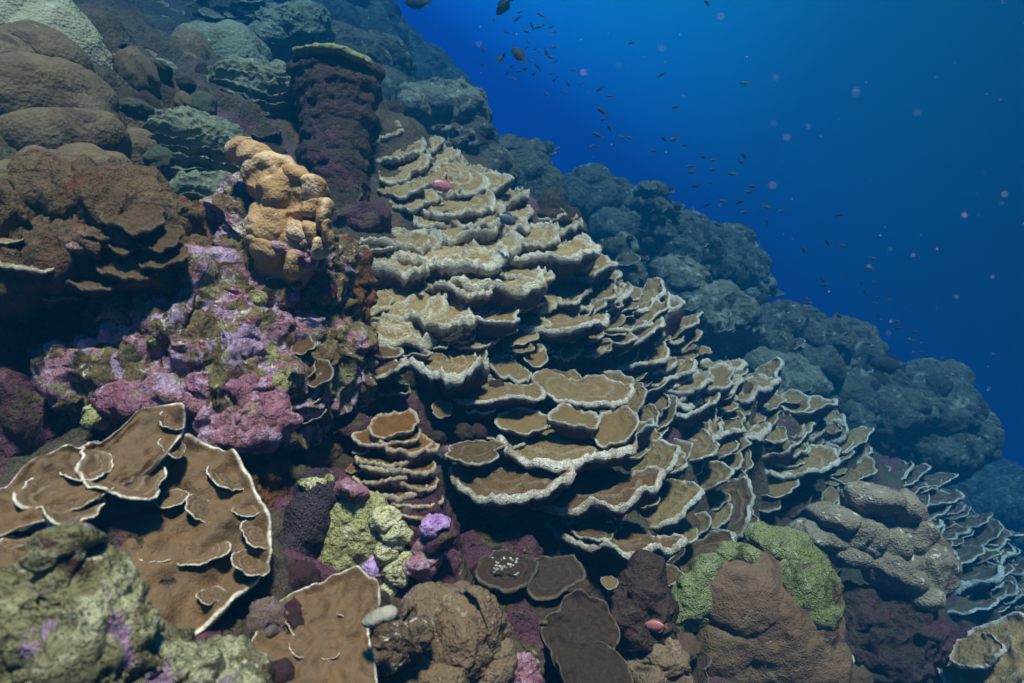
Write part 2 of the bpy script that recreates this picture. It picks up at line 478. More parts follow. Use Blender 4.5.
# ------------------------------------------------------------------ plate shapes
def plate_mesh(name, seed, na=72, lob=(0.16, 0.08, 0.03), cup=0.06, thick=0.05, cone=0.25, ruffle=0.08, lip=0.03, shag=0.015, rimw=0.12, warp=0.05, dense=1, tier=0.0, tier_rim=0.8, outline=None):
    top = [0.0, .12, .25, .38, .50, .60, .69, .77, .83, .88, .92, .955, .98, .995]
    if dense > 1:
        top = [0.0] + list(np.linspace(0.04, 0.86, 20)) + [.89, .91, .93, .95, .965, .98, .992]
    bot = [1.0, .99, .965, .92, .85, .74, .6, .42, .22, .0]
    th = np.linspace(0, 2 * math.pi, na, endpoint=False)
    ct, st_ = np.cos(th), np.sin(th)
    ring = lambda f, sd: pn(np.stack([ct * f, st_ * f, np.full(na, sd * 1.37)], 1), seed + sd)
    lr = random.Random(int(seed * 1000))
    R = np.full(na, 0.55)
    nl = lr.randint(5, 8)
    for j in range(nl):
        ph = 2 * math.pi * (j + lr.uniform(-.3, .3)) / nl
        cr, rr_ = lr.uniform(.38, .62), lr.uniform(.34, .52)
        cu = cr * np.cos(th - ph)
        q = rr_ ** 2 - cr ** 2 + cu ** 2
        R = np.maximum(R, np.where((q > 0) & (cu + np.sqrt(np.clip(q, 0, None)) > 0), cu + np.sqrt(np.clip(q, 0, None)), 0.55))
    for _ in range(5):
        R = (np.roll(R, 1) + 2 * R + np.roll(R, -1)) / 4
    if outline is not None:
        R = outline(th)
    R = R * (1 + lob[0] * 0.6 * ring(1.1, 1) + lob[1] * 0.2 * ring(3.0, 2) + lob[2] * 0.6 * ring(9.0, 3))
    ruf = ring(1.6, 4) * ruffle + ring(4.2, 5) * ruffle * 0.45
    shg = ring(14, 6)
    V, rim, und = [], [], []

    def topz(r):
        x, y = ct * r * R, st_ * r * R
        p = np.stack([x, y, np.full(na, seed * 0.7)], 1)
        z = cup * r ** 2 + ruf * r ** 2.2
        z = z + warp * pn(p * 2.1, seed + 8) * (0.3 + r) + warp * 0.4 * pn(p * 6.0, seed + 9)
        z = z + 0.012 * np.sin(r * 26 + 3 * pn(p * 1.5, seed + 10)) * sstep(0.2, 0.5, r)
        z = z + lip * math.exp(-((r - 0.95) / 0.05) ** 2) * (1 + 0.9 * shg)
        if tier:
            k = (r * 3.2 + 0.5 * pn(p * 1.6, seed + 21)) % 1.0
            z = z - tier * r + tier * 0.32 * (sstep(0.55, 0.95, k) - sstep(0.955, 1.0, k))
        z = z + shag * pn(p * 16, seed + 11) * sstep(0.4, 0.9, r)
        return x, y, z

    for r in top:
        x, y, z = topz(r)
        V.append(np.stack([x, y, z], 1))
        w = sstep(1 - rimw, 1 - rimw * 0.45, r + 0.03 * ring(6, 7))
        if tier:
            p = np.stack([x, y, np.full(na, seed * 0.7)], 1)
            k = (r * 3.2 + 0.5 * pn(p * 1.6, seed + 21)) % 1.0
            w = np.maximum(w, sstep(0.72, 0.85, k) * (1 - sstep(0.97, 1.0, k)) * sstep(0.2, 0.35, r) * tier_rim)
        rim.append(w if not np.isscalar(w) else np.full(na, w))
        und.append(np.zeros(na))
    x1, y1, z1 = topz(1.0)
    for j, r in enumerate(bot):
        e = 1.0 - r
        x, y = ct * r * R, st_ * r * R
        p = np.stack([x, y, np.full(na, seed + 4.0)], 1)
        drop = thick * (0.5 if j == 0 else min(1.0, 0.75 + e * 8)) * (1 + 0.5 * shg)
        _, _, zz = topz(max(r, 0.0))
        z = zz - drop - cone * (1 - r ** 1.6) + (0.04 * pn(p * 5, seed + 12) * (1 if j > 1 else 0))
        sc = 1.0 + (0.012 if j == 0 else 0.0)
        V.append(np.stack([x * sc, y * sc, z], 1))
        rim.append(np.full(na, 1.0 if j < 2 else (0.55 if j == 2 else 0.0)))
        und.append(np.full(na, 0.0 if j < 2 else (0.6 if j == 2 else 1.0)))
    nr = len(V)
    V = np.concatenate(V)
    faces = []
    for i in range(nr - 1):
        a, b = i * na, (i + 1) * na
        for k in range(na):
            k2 = (k + 1) % na
            faces.append((a + k, b + k, b + k2, a + k2))
    return mesh_from(name, V, faces, True, {'rim': np.concatenate(rim), 'under': np.concatenate(und)})


PL = {}


def plates(style, n, **kw):
    PL[style] = [plate_mesh('plate_' + style, 20 + 7.3 * k + len(PL) * 91, **kw) for k in range(n)]


# pale: thick shaggy shelves; tan: thinner brackets; flat: broad thin sheets; cup: upturned saucers
plates('pale', 9, na=110, cone=0.60, thick=0.14, lip=0.08, shag=0.09, ruffle=0.10, warp=0.14, rimw=0.18, lob=(.24, .16, .07), dense=2, tier=0.08, tier_rim=0.35)
plates('tan', 10, na=104, cone=0.34, thick=0.095, lip=0.05, shag=0.035, ruffle=0.075, warp=0.10, rimw=0.10, lob=(.22, .14, .07), dense=2, tier=0.09, tier_rim=0.2)
plates('thin', 6, na=104, cone=0.18, thick=0.05, lip=0.03, shag=0.015, ruffle=0.10, warp=0.08, rimw=0.06, lob=(.22, .14, .05), dense=2, tier=0.06, tier_rim=0.15)
plates('cup', 6, na=90, cone=0.50, thick=0.085, cup=0.22, lip=0.04, shag=0.03, ruffle=0.12, rimw=0.14)
plates('tier', 5, na=110, cone=0.5, thick=0.10, cup=0.0, lip=0.05, shag=0.06, ruffle=0.10, warp=0.12, rimw=0.14, dense=2, tier=0.30, lob=(.22, .14, .05))
plates('frill', 5, na=110, cone=0.55, thick=0.13, cup=0.06, lip=0.05, shag=0.05, ruffle=0.12, warp=0.06, rimw=0.10, lob=(.2, .2, .08))

_cache = {}


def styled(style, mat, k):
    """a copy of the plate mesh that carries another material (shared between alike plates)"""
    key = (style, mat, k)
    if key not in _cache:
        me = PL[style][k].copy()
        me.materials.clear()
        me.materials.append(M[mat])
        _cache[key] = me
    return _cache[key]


def plate_matrix(px, py, a, ratio, roll=0.0, depth=None, lift=0.0, spin=None, sink=0.0, stretch=1.0):
    """place of a plate whose disc is a px wide (half) and is seen at sine = ratio"""
    d = ray(px, py)
    if depth is None:
        yy = py
        depth = 99
        while depth > 5.6 and yy < py + 90:        # just over the crest: as far as the crest itself
            P, depth = Pt(px, yy, lift)
            yy += 4
    depth += sink * a * depth / F
    P = d * depth
    v = -d / np.linalg.norm(d)
    r = math.radians(roll)
    upv = UP * math.cos(r) + RIGHT * math.sin(r)
    upv = upv - v * np.dot(upv, v)
    upv /= np.linalg.norm(upv)
    nz = v * ratio + upv * math.sqrt(max(0, 1 - ratio * ratio))
    nx = np.cross(upv, v)
    nx /= np.linalg.norm(nx)
    ny = np.cross(nz, nx)
    if np.dot(ny, v) > 0:
        nx, ny = -nx, -ny
    sc = a * depth / F
    if spin is None:
        spin = rnd.uniform(0, 6.283)
    cs, sn = math.cos(spin), math.sin(spin)
    bx, by = nx * cs + ny * sn, -nx * sn + ny * cs
    m = np.eye(4)
    m[:3, 0], m[:3, 1], m[:3, 2], m[:3, 3] = bx * sc * stretch, by * sc / stretch, nz * sc * (.75 + .5 * rnd.random()), P
    return Matrix(m.tolist()), P, depth


# ------------------------------------------------------------------ sculpted blobs (ellipsoids melted together)
def blob(name, ells, voxel, mat, parent=None, smooth=4, layers=((6, 0.02),), seed=1.0, ridged=(), lobes=None, post=None, warp=()):
    """ells: (centre xyz, radii xyz, roll about the view axis)"""
    bm = bmesh.new()
    for (c, r, roll) in ells:
        m = Matrix.Translation(Vector(c)) @ Matrix.Rotation(math.radians(roll), 4, Vector(FWD)) @ Matrix.Diagonal((r[0], r[1], r[2], 1))
        bmesh.ops.create_icosphere(bm, subdivisions=3, radius=1.0, matrix=m)
    me = bpy.data.meshes.new(name)
    bm.to_mesh(me)
    bm.free()
    tmp = bpy.data.objects.new('tmp', me)
    col.objects.link(tmp)
    md = tmp.modifiers.new('r', 'REMESH'); md.mode = 'VOXEL'; md.voxel_size = voxel
    if smooth:
        sm = tmp.modifiers.new('s', 'SMOOTH'); sm.iterations = smooth; sm.factor = 0.5
    dg = bpy.context.evaluated_depsgraph_get()
    out = bpy.data.meshes.new_from_object(tmp.evaluated_get(dg))
    bpy.data.objects.remove(tmp)
    bpy.data.meshes.remove(me)
    out.name = name
    n = len(out.vertices)
    V = np.empty(n * 3); out.vertices.foreach_get('co', V); V = V.reshape(-1, 3)
    NN = np.empty(n * 3); out.vertices.foreach_get('normal', NN); NN = NN.reshape(-1, 3)
    D = np.zeros(n)
    for k, (f, a) in enumerate(layers):
        D += a * fbm(V * f, 3, seed + k * 1.9)
    for k, (f, a) in enumerate(ridged):
        D += a * fbm(V * f, 3, seed + 31 + k * 1.9, True)
    if lobes:
        f, a = lobes
        D += a * (1 - np.clip(cell(V * f, seed), 0, 1) ** 2 * 1.0)
    if post is not None:
        D += post(V, NN)
    V2 = V + NN * D[:, None]
    for k, (f, a) in enumerate(warp):
        V2 = V2 + a * np.stack([fbm(V * f, 2, seed + 51 + k), fbm(V * f, 2, seed + 57 + k), fbm(V * f, 2, seed + 63 + k)], 1)
    out.vertices.foreach_set('co', V2.ravel())
    out.polygons.foreach_set('use_smooth', [True] * len(out.polygons))
    out.update()
    out.materials.clear()
    return part(name, out, M[mat], parent)


def cell(p, seed=0.0):
    """distance to the nearest jittered cell point"""
    p = np.asarray(p, float) + seed * 7.7
    i = np.floor(p).astype(np.int64)
    best = np.full(len(p), 9.0)
    for dx in (-1, 0, 1):
        for dy in (-1, 0, 1):
            for dz in (-1, 0, 1):
                c = i + np.array([dx, dy, dz])
                h = _perm[_perm[_perm[c[:, 0] & 255] + (c[:, 1] & 255)] + (c[:, 2] & 255)]
                q = c + 0.5 + _grad[h] * 0.42
                best = np.minimum(best, ((q - p) ** 2).sum(1))
    return np.sqrt(best)


def E(px, py, depth, rx, ry, rz, roll=0.0):
    """ellipsoid by direction, distance and size (rx, ry in px at that distance, rz in metres)"""
    s = depth / F
    return (ray(px, py) * depth, (rx * s, rz, ry * s), roll)


def base_of(ells):
    c = np.mean([e[0] for e in ells], 0)
    z = min(e[0][2] - e[1][2] for e in ells)
    return (c[0], c[1], z)


# ================================================================== THE REEF SLOPE
def make_slope():
    nr, na = 330, 460
    rr = 0.25 * (96.0 ** (np.linspace(0, 1, nr)))
    aa = np.linspace(math.radians(-112), math.radians(112), na)
    A, R = np.meshgrid(aa, rr)
    s = (R * np.cos(A)).ravel()
    t = (R * np.sin(A)).ravel()
    base = ORG[None] + s[:, None] * E1 + t[:, None] * E2
    h = Hs(s, t)
    r = R.ravel()
    h += 0.13 * fbm(base * 1.1, 3, 5) * sstep(0.5, 3, r)
    h += 0.10 * fbm(base * 2.6, 4, 9, True) - 0.095
    h += 0.045 * fbm(base * 8, 3, 14, True)
    h += 0.25 * fbm(base * 0.5, 2, 44) * sstep(5, 9, r)
    cl = cell(base * 3.2, 2.0)
    h += 0.10 * (1 - np.clip(cl / 0.6, 0, 1) ** 2) * sstep(2.5, 4.5, r)
    P = base + N[None] * h[:, None]
    # sideways roughness so that the ground is not a mere height sheet
    P += E1[None] * (0.05 * fbm(base * 5, 3, 71))[:, None] + E2[None] * (0.05 * fbm(base * 5, 3, 77))[:, None]
    faces = []
    for i in range(nr - 1):
        a, b = i * na, (i + 1) * na
        for k in range(na - 1):
            faces.append((a + k, a + k + 1, b + k + 1, b + k))
    me = mesh_from('reef_slope', P, faces)
    o = part('reef_slope', me, M['slope'])
    tag(o, kind='structure')
    return P


SLOPE = make_slope()

# ================================================================== THE CENTRAL PLATE MOUND
COL = {}


def colony(key, px, py, label, group='shelving plate corals on the mound', cat='plate coral', name='plate_coral'):
    P, D = Pt(px, py)
    COL[key] = (thing(name, P, label, cat, group), px, py)


def put(key, px, py, a, ratio, roll=0, style='tan', mat='tan', depth=None, lift=0.0, k=None, spin=None, sink=.06):
    root = COL[key][0]
    m4, P, D = plate_matrix(px, py, a, ratio, roll, depth, lift, spin, sink=sink, stretch=rnd.uniform(.78, 1.28))
    kk = rnd.randrange(len(PL[style])) if k is None else k
    return part('plate', styled(style, mat, kk), M[mat], root, m4)


MG = 'shelving plate corals on the central mound'
colony('crest', 420, 160, 'pale shaggy shelves at the crest of the plate mound, beside the dark column', MG)
colony('fishtop', 470, 195, 'thick pale coral ledges around the hovering red fish', MG)
colony('dome', 400, 290, 'broad domed tan plate coral with stacked frilly tiers and a steep dark flank', MG)
colony('shelfA', 435, 250, 'long pale cream coral shelf directly above the domed tan tiers', MG)
colony('shelfB', 545, 250, 'thick overhanging pale ledge with purple underside facing the open water', MG)
colony('shelfC', 490, 280, 'wide cream-edged coral shelf with a rough olive flank below it', MG)
colony('shelfD', 485, 322, 'shelf coral holding two round tan discs behind a white rim', MG)
colony('shelfE', 448, 362, 'straight white-rimmed coral shelf over a maroon undercut', MG)
colony('shelfF', 560, 318, 'tan bracket coral with curled rim in the middle of the mound', MG)
colony('small', 375, 370, 'small brown frilly saucers beside the pink crusted rock', MG)
colony('rose', 580, 388, 'rosette of round tan plates with a white scalloped edge', MG)
colony('roseB', 575, 440, 'large whorled brown plate coral with curled inner frills', MG)
colony('lower', 550, 490, 'biggest low brown plate with bright white rim jutting over a black hollow', MG)
colony('bottom', 620, 540, 'lowest overhanging brown plate of the mound, above the dark rocks', MG)
colony('shingle', 680, 480, 'shingled round brown plates with pale rims on the mound flank', MG)
colony('flank', 640, 330, 'crowded small pale-edged shelves on the seaward side of the mound', MG)
colony('flankB', 700, 390, 'overlapping frilly plates at the edge of the mound, next to the gully', MG)
colony('cascade', 810, 430, 'cascade of small ruffled blue-grey plates beyond the gully', MG)
colony('saucers', 790, 495, 'pair of round grey-brown saucer corals above the pale lobed coral', MG)
colony('fan', 945, 540, 'wide spread of flat dark shingle plates with thin white edges', MG)

HERO = [
    # crest
    ('crest', 392, 150, 30, .35, -12, 'pale', 'pale'), ('crest', 376, 134, 24, .35, -15, 'pale', 'pale'),
    ('crest', 418, 144, 26, .3, -10, 'pale', 'pale'), ('crest', 440, 158, 26, .3, -10, 'pale', 'pale'),
    ('crest', 405, 168, 26, .35, -18, 'pale', 'pale'), ('crest', 400, 186, 26, .35, -14, 'tan', 'pale'),
    ('crest', 412, 200, 26, .3, -8, 'pale', 'pale'), ('crest', 428, 178, 22, .3, -8, 'pale', 'pale'),
    ('fishtop', 446, 172, 34, .5, -14, 'tier', 'pale'), ('fishtop', 478, 184, 32, .35, -10, 'pale', 'pale'),
    ('fishtop', 500, 197, 28, .3, -8, 'pale', 'pale'), ('fishtop', 455, 203, 36, .35, -4, 'pale', 'pale'),
    ('fishtop', 472, 213, 38, .3, -6, 'pale', 'pale'), ('fishtop', 510, 212, 28, .28, -6, 'pale', 'pale'),
    ('fishtop', 440, 218, 28, .3, 0, 'pale', 'pale'), ('fishtop', 495, 224, 32, .28, -4, 'pale', 'pale'),
    ('fishtop', 455, 229, 36, .3, 0, 'pale', 'pale'),
    # shelves
    ('shelfA', 360, 249, 30, .32, 4, 'cup', 'pale'), ('shelfA', 432, 248, 60, .26, 0, 'pale', 'pale'),
    ('shelfA', 400, 240, 34, .3, 0, 'pale', 'pale'), ('shelfA', 470, 245, 44, .22, 0, 'pale', 'pale'),
    ('shelfA', 385, 262, 46, .22, 0, 'pale', 'pale'),
    ('shelfB', 540, 250, 46, .2, -6, 'pale', 'pale'), ('shelfB', 525, 236, 34, .26, -8, 'pale', 'pale'),
    ('shelfB', 560, 226, 24, .26, -8, 'pale', 'pale'), ('shelfB', 548, 212, 22, .28, -6, 'pale', 'pale'),
    ('shelfB', 573, 246, 24, .28, -8, 'pale', 'pale'), ('shelfB', 585, 264, 26, .25, -8, 'pale', 'pale'),
    ('dome', 392, 282, 62, .42, -3, 'tier', 'pale'), ('dome', 402, 302, 60, .30, -4, 'tier', 'pale'),
    ('dome', 426, 312, 42, .24, 6, 'pale', 'pale'), ('dome', 370, 305, 26, .3, -8, 'tan', 'pale'),
    ('shelfC', 490, 276, 60, .2, 4, 'pale', 'pale'), ('shelfC', 455, 284, 40, .2, 4, 'pale', 'pale'), ('shelfC', 520, 270, 34, .25, 2, 'pale', 'pale'),
    ('shelfD', 486, 321, 36, .26, 6, 'cup', 'tan'), ('shelfD', 484, 317, 13, .6, 0, 'tan', 'tan'), ('shelfD', 506, 318, 13, .6, 0, 'tan', 'tan'),
    ('shelfF', 548, 318, 50, .24, 0, 'tan', 'tan'), ('shelfF', 555, 296, 30, .28, -4, 'tan', 'tan'), ('shelfF', 522, 300, 26, .35, -4, 'tan', 'tan'),
    ('shelfF', 518, 346, 14, .6, 8, 'tan', 'tan'), ('shelfF', 590, 330, 22, .4, -10, 'tan', 'tan'),
    ('shelfE', 448, 362, 50, .18, 3, 'pale', 'tan'), ('shelfE', 432, 360, 15, .55, 0, 'tan', 'tan'), ('shelfE', 468, 358, 22, .4, 3, 'pale', 'tan'),
    ('shelfE', 510, 368, 26, .36, 12, 'tan', 'tan'), ('shelfE', 534, 357, 17, .62, 18, 'cup', 'tan'),
    ('shelfE', 492, 390, 38, .28, 0, 'tan', 'tan'), ('shelfE', 515, 385, 22, .5, 6, 'tan', 'tan'),
    ('small', 376, 356, 24, .3, -6, 'cup', 'brown'), ('small', 368, 366, 34, .2, -4, 'tan', 'brown'), ('small', 408, 355, 20, .3, 5, 'cup', 'brown'),
    ('small', 388, 392, 23, .34, 0, 'cup', 'brown'), ('small', 342, 389, 17, .34, -6, 'cup', 'brown'), ('small', 352, 374, 20, .3, 0, 'tan', 'brown'),
    ('small', 442, 409, 10, .85, 0, 'tan', 'tan'),
    ('rose', 580, 388, 46, .36, -2, 'tan', 'tan', 2.36), ('rose', 563, 383, 19, .8, 5, 'tan', 'tan'), ('rose', 607, 388, 25, .5, -10, 'cup', 'tan'),
    ('rose', 630, 400, 20, .7, -40, 'tan', 'tan'), ('rose', 545, 377, 14, .7, 10, 'tan', 'tan'),
    ('roseB', 575, 434, 72, .32, 0, 'tan', 'tan', 2.2), ('roseB', 524, 424, 26, .5, 0, 'cup', 'tan', 2.16), ('roseB', 576, 424, 27, .42, 10, 'cup', 'tan', 2.14),
    ('roseB', 618, 430, 27, .6, -15, 'cup', 'tan', 2.14), ('roseB', 645, 418, 18, .6, -40, 'tan', 'tan'), ('roseB', 655, 400, 17, .7, -45, 'tan', 'tan'), ('roseB', 642, 440, 20, .5, -35, 'tan', 'tan'),
    ('lower', 510, 474, 62, .34, -8, 'tan', 'brown', 1.98), ('lower', 600, 486, 60, .40, -8, 'tan', 'brown', 2.08), ('lower', 478, 450, 26, .6, 0, 'tan', 'brown', 2.02),
    ('bottom', 622, 536, 54, .32, 4, 'tan', 'brown', 2.02), ('bottom', 594, 530, 24, .45, 0, 'tan', 'brown', 1.98),
    ('shingle', 640, 470, 38, .55, -30, 'tan', 'tan'), ('shingle', 662, 500, 40, .5, -24, 'tan', 'tan'), ('shingle', 690, 446, 27, .6, -25, 'tan', 'tan'),
    ('shingle', 664, 462, 24, .45, -18, 'tan', 'tan'), ('shingle', 717, 446, 20, .6, -25, 'tan', 'tan'), ('shingle', 703, 478, 26, .58, -35, 'tan', 'tan'),
    ('shingle', 726, 464, 19, .5, -25, 'tan', 'tan'), ('shingle', 725, 508, 32, .75, -40, 'tan', 'brown'), ('shingle', 738, 520, 24, .7, -45, 'tan', 'brown'),
    ('shingle', 700, 556, 36, .55, -35, 'tan', 'brown'), ('shingle', 716, 545, 22, .65, -40, 'tan', 'brown'), ('shingle', 662, 578, 24, .5, -20, 'tan', 'brown'),
    ('saucers', 776, 490, 24, .5, -14, 'cup', 'tan'), ('saucers', 806, 503, 18, .45, -20, 'cup', 'tan'), ('saucers', 828, 497, 15, .5, -30, 'tan', 'tan'), ('saucers', 770, 507, 14, .4, -10, 'tan', 'tan'),
    ('cascade', 800, 462, 36, .35, -10, 'tan', 'tan'), ('cascade', 770, 432, 22, .35, -8, 'tan', 'tan'), ('cascade', 735, 370, 16, .3, -4, 'tan', 'tan'), ('cascade', 755, 384, 28, .5, -35, 'tan', 'tan'),
]
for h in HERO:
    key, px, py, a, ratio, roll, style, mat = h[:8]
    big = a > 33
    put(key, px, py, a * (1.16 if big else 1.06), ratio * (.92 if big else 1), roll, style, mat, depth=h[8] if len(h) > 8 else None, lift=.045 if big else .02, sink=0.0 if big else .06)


def inside(poly, x, y):
    c = False
    j = len(poly) - 1
    for i in range(len(poly)):
        xi, yi = poly[i]; xj, yj = poly[j]
        if (yi > y) != (yj > y) and x < (xj - xi) * (y - yi) / (yj - yi) + xi:
            c = not c
        j = i
    return c


def fill(poly, n, amin, amax, rmin, rmax, rollr, keys, style, mat, spacing, lift=0.0):
    styles = style.split()
    xs = [p[0] for p in poly]; ys = [p[1] for p in poly]
    got = []
    tries = 0
    while len(got) < n and tries < n * 60:
        tries += 1
        x, y = rnd.uniform(min(xs), max(xs)), rnd.uniform(min(ys), max(ys))
        if not inside(poly, x, y):
            continue
        if any(abs(x - u) / 1.6 + abs(y - w) < spacing for u, w in got):
            continue
        got.append((x, y))
        key = min(keys, key=lambda q: (COL[q][1] - x) ** 2 + (COL[q][2] - y) ** 2)
        put(key, x, y, amin + (amax - amin) * rnd.random() ** 1.5, rnd.uniform(rmin, rmax), rnd.uniform(*rollr), rnd.choice(styles), mat, lift=lift, sink=.18)


MK = ['crest', 'fishtop', 'shelfB', 'flank', 'flankB', 'shelfF']
fill([(585, 262), (640, 300), (700, 345), (760, 400), (745, 440), (700, 425), (650, 395), (620, 360), (575, 330), (560, 280)], 84, 9, 42, .2, .48, (-30, 2), ['flank', 'flankB'], 'tan tan thin pale cup tier', 'tan', 9)
fill([(590, 265), (650, 310), (700, 350), (640, 370), (600, 350)], 14, 10, 16, .5, .7, (-40, -10), ['flank', 'flankB'], 'cup', 'tan', 14)
fill([(390, 135), (450, 150), (520, 200), (575, 230), (560, 255), (440, 240), (410, 200)], 34, 14, 24, .25, .42, (-14, 2), ['crest', 'fishtop', 'shelfB'], 'pale', 'pale', 11)
fill([(345, 262), (520, 262), (590, 300), (600, 345), (520, 350), (430, 330)], 16, 12, 20, .3, .55, (-6, 6), ['dome', 'shelfC', 'shelfD', 'shelfF'], 'tan', 'tan', 22)
fill([(345, 345), (440, 345), (560, 350), (640, 400), (640, 440), (560, 420), (450, 400), (345, 400)], 12, 12, 22, .25, .45, (-10, 12), ['small', 'shelfE', 'rose'], 'tan cup tan tier', 'tan', 22, lift=-.03)
fill([(345, 235), (440, 215), (560, 235), (600, 300), (600, 360), (520, 350), (430, 345), (370, 320)], 44, 14, 34, .18, .36, (-8, 6), ['dome', 'shelfA', 'shelfC', 'shelfD', 'shelfE', 'shelfF'], 'pale tan tier', 'pale', 14, lift=.025)
fill([(455, 400), (560, 400), (650, 430), (690, 500), (660, 560), (600, 540), (480, 470)], 22, 16, 38, .24, .45, (-20, 6), ['lower', 'roseB', 'rose', 'bottom'], 'tan cup tier thin', 'tan', 18, lift=.01)
fill([(650, 400), (740, 420), (742, 520), (690, 540), (640, 470)], 16, 14, 28, .5, .75, (-45, -15), ['shingle'], 'tan cup tan', 'tan', 17)
fill([(745, 385), (800, 400), (850, 440), (880, 480), (830, 500), (790, 470), (755, 440)], 64, 7, 30, .28, .6, (-34, 2), ['cascade'], 'tan thin thin pale cup tier', 'tan', 8)
fill([(872, 468), (925, 480), (985, 530), (1022, 575), (1022, 625), (960, 600), (900, 545)], 70, 14, 42, .26, .48, (-34, -12), ['fan'], 'thin thin tan', 'slate', 9, lift=.06)
fill([(900, 540), (960, 590), (1022, 620), (1022, 650), (950, 620)], 14, 14, 30, .40, .6, (-42, -20), ['fan'], 'tan cup', 'dark', 12, lift=.04)

# ================================================================== FOREGROUND ROCKS AND CORALS
def dep(px, py):
    return Pt(px, py)[1]


def vox(depth, px=2.2):
    return depth / F * px


def rough(r, seed):
    """roughness of a stone of that radius: layers, seed, ridges, no lobes, no post, warp"""
    k = min(1.0, r / .07)
    return (((6 / k, .04 * k), (18 / k, .02 * k)), seed, ((9 / k, .04 * k), (26 / k, .018 * k)), None, None, ((8 / k, .045 * k), (24 / k, .017 * k)))


# ---- pink crusted rock with the tan knob coral on top
RK = [E(250, 310, 1.80, 55, 55, .14), E(205, 345, 1.68, 62, 46, .13), E(150, 362, 1.62, 55, 30, .10, 12), E(265, 375, 1.74, 55, 52, .14),
      E(300, 310, 1.84, 30, 62, .12), E(108, 385, 1.56, 46, 26, .09, 8), E(205, 385, 1.60, 70, 32, .10), E(272, 250, 1.84, 34, 50, .12), E(318, 350, 1.86, 26, 70, .10),
      E(90, 375, 1.56, 22, 16, .07), E(150, 330, 1.66, 30, 22, .08), E(215, 290, 1.72, 26, 26, .10, -20), E(180, 318, 1.62, 20, 14, .08)]
t = thing('crusted_rock', base_of(RK), 'jagged rock crusted with pink and violet algae below the orange-tan knob coral', 'rock')
blob('rock_body', RK, vox(1.65, 1.7), 'coralline', t, 1, ((5, .05), (16, .02), (45, .012)), 2.0, ((8, .05), (20, .028), (50, .012)), lobes=(20, .012), warp=((7, .05), (22, .022)))
for (x, y, d, rx, ry, rl) in [(238, 392, 1.50, 42, 12, -14), (246, 418, 1.50, 44, 16, -8), (180, 398, 1.49, 38, 11, -10), (238, 436, 1.49, 34, 11, 4), (140, 402, 1.47, 30, 9, -6)]:
    e = [E(x, y, d, rx, ry, .05, -rl), E(x - rx * .5, y + 3, d, rx * .5, ry * .8, .04, 0), E(x + rx * .45, y - 4, d + .01, rx * .5, ry * .9, .04, 0)]
    blob('pink_lobe', e, vox(d, 1.8), 'magenta', t, 1, ((9, .02), (30, .010)), x * .1, ((14, .022), (40, .008)), warp=((12, .025), (36, .008)))
for (x, y, r) in [(200, 264, 11), (212, 300, 9), (190, 325, 11), (203, 312, 8), (262, 372, 13), (275, 380, 9), (226, 398, 11), (152, 410, 14), (112, 418, 14),
                  (96, 412, 9), (243, 330, 9), (160, 330, 12), (148, 322, 9), (228, 345, 9), (236, 362, 8), (285, 362, 9), (180, 345, 9), (256, 300, 8), (168, 372, 10)]:
    d = 1.66 - (y - 262) / 150 * .14
    e = [E(x + rnd.uniform(-.6, .6) * r, y + rnd.uniform(-.4, .4) * r, d + rnd.uniform(-.01, .02), r * rnd.uniform(.5, .9), r * rnd.uniform(.4, .7), r * d / F * .9, rnd.uniform(-40, 40)) for _ in range(4)]
    blob('crust_nodule', e, vox(d, 1.6), rnd.choice(['violet', 'violet', 'magenta', 'yellow', 'cream']), t, 1, ((20, .014), (60, .008)), x * .37, ((30, .012),), warp=((20, .02), (50, .008)))
for (x, y, a, ra, rl) in [(300, 372, 18, .7, -20), (288, 392, 16, .7, -10), (306, 400, 20, .6, -30), (302, 346, 14, .7, -20), (318, 376, 18, .7, -40), (286, 410, 16, .6, -8), (315, 415, 16, .5, -30)]:
    m4, P, D = plate_matrix(x, y, a, ra, rl, 1.62)
    part('crust_shelf', styled('cup', 'brown', rnd.randrange(6)), M['brown'], t, m4)

KN = [E(243, 151, 1.68, 11, 8, .03, 10), E(256, 156, 1.67, 16, 11, .04, 12), E(276, 166, 1.66, 18, 11, .045, 18), E(298, 178, 1.66, 14, 9, .04, 22), E(314, 190, 1.67, 11, 8, .035, 25),
      E(262, 182, 1.67, 17, 28, .045, -14), E(278, 196, 1.66, 20, 32, .05), E(300, 206, 1.67, 18, 30, .05), E(272, 226, 1.66, 24, 26, .055), E(292, 240, 1.68, 26, 28, .06), E(284, 262, 1.70, 28, 22, .06)]
t = thing('knob_coral', base_of(KN), 'orange-tan knobby pillar coral standing on the pink crusted rock', 'coral')
blob('pillar', KN, vox(1.7, 1.8), 'tanknob', t, 1, ((8, .012), (24, .005)), 4.0, ((11, .014),), warp=((10, .02), (26, .008)))
for (x, y, rx, ry, rl) in [(314, 190, 12, 13, 10), (310, 206, 10, 11, 0), (322, 214, 8, 17, -10), (327, 232, 7, 15, -5), (312, 232, 8, 14, 0), (298, 232, 13, 11, 0), (268, 252, 21, 15, 10), (294, 266, 9, 16, 5), (318, 250, 8, 12, 0)]:
    blob('knob', [E(x, y, 1.63, rx, ry, .035, rl), E(x, y - ry * .5, 1.63, rx * 1.05, ry * .5, .035, rl)], vox(1.7, 1.6), 'tanknob', t, 2, ((14, .008),), x * .2, (), warp=((12, .016),))
for (x, y, rx, ry) in [(282, 248, 16, 6), (300, 256, 12, 9), (262, 238, 9, 5), (306, 244, 8, 7)]:
    blob('pink_crust', [E(x, y, 1.63, rx, ry, .03, 20), E(x + rx * .5, y + 5, 1.64, rx * .7, ry, .03)], vox(1.7, 1.6), 'magenta', t, 1, ((20, .014), (50, .006)), x * .3)
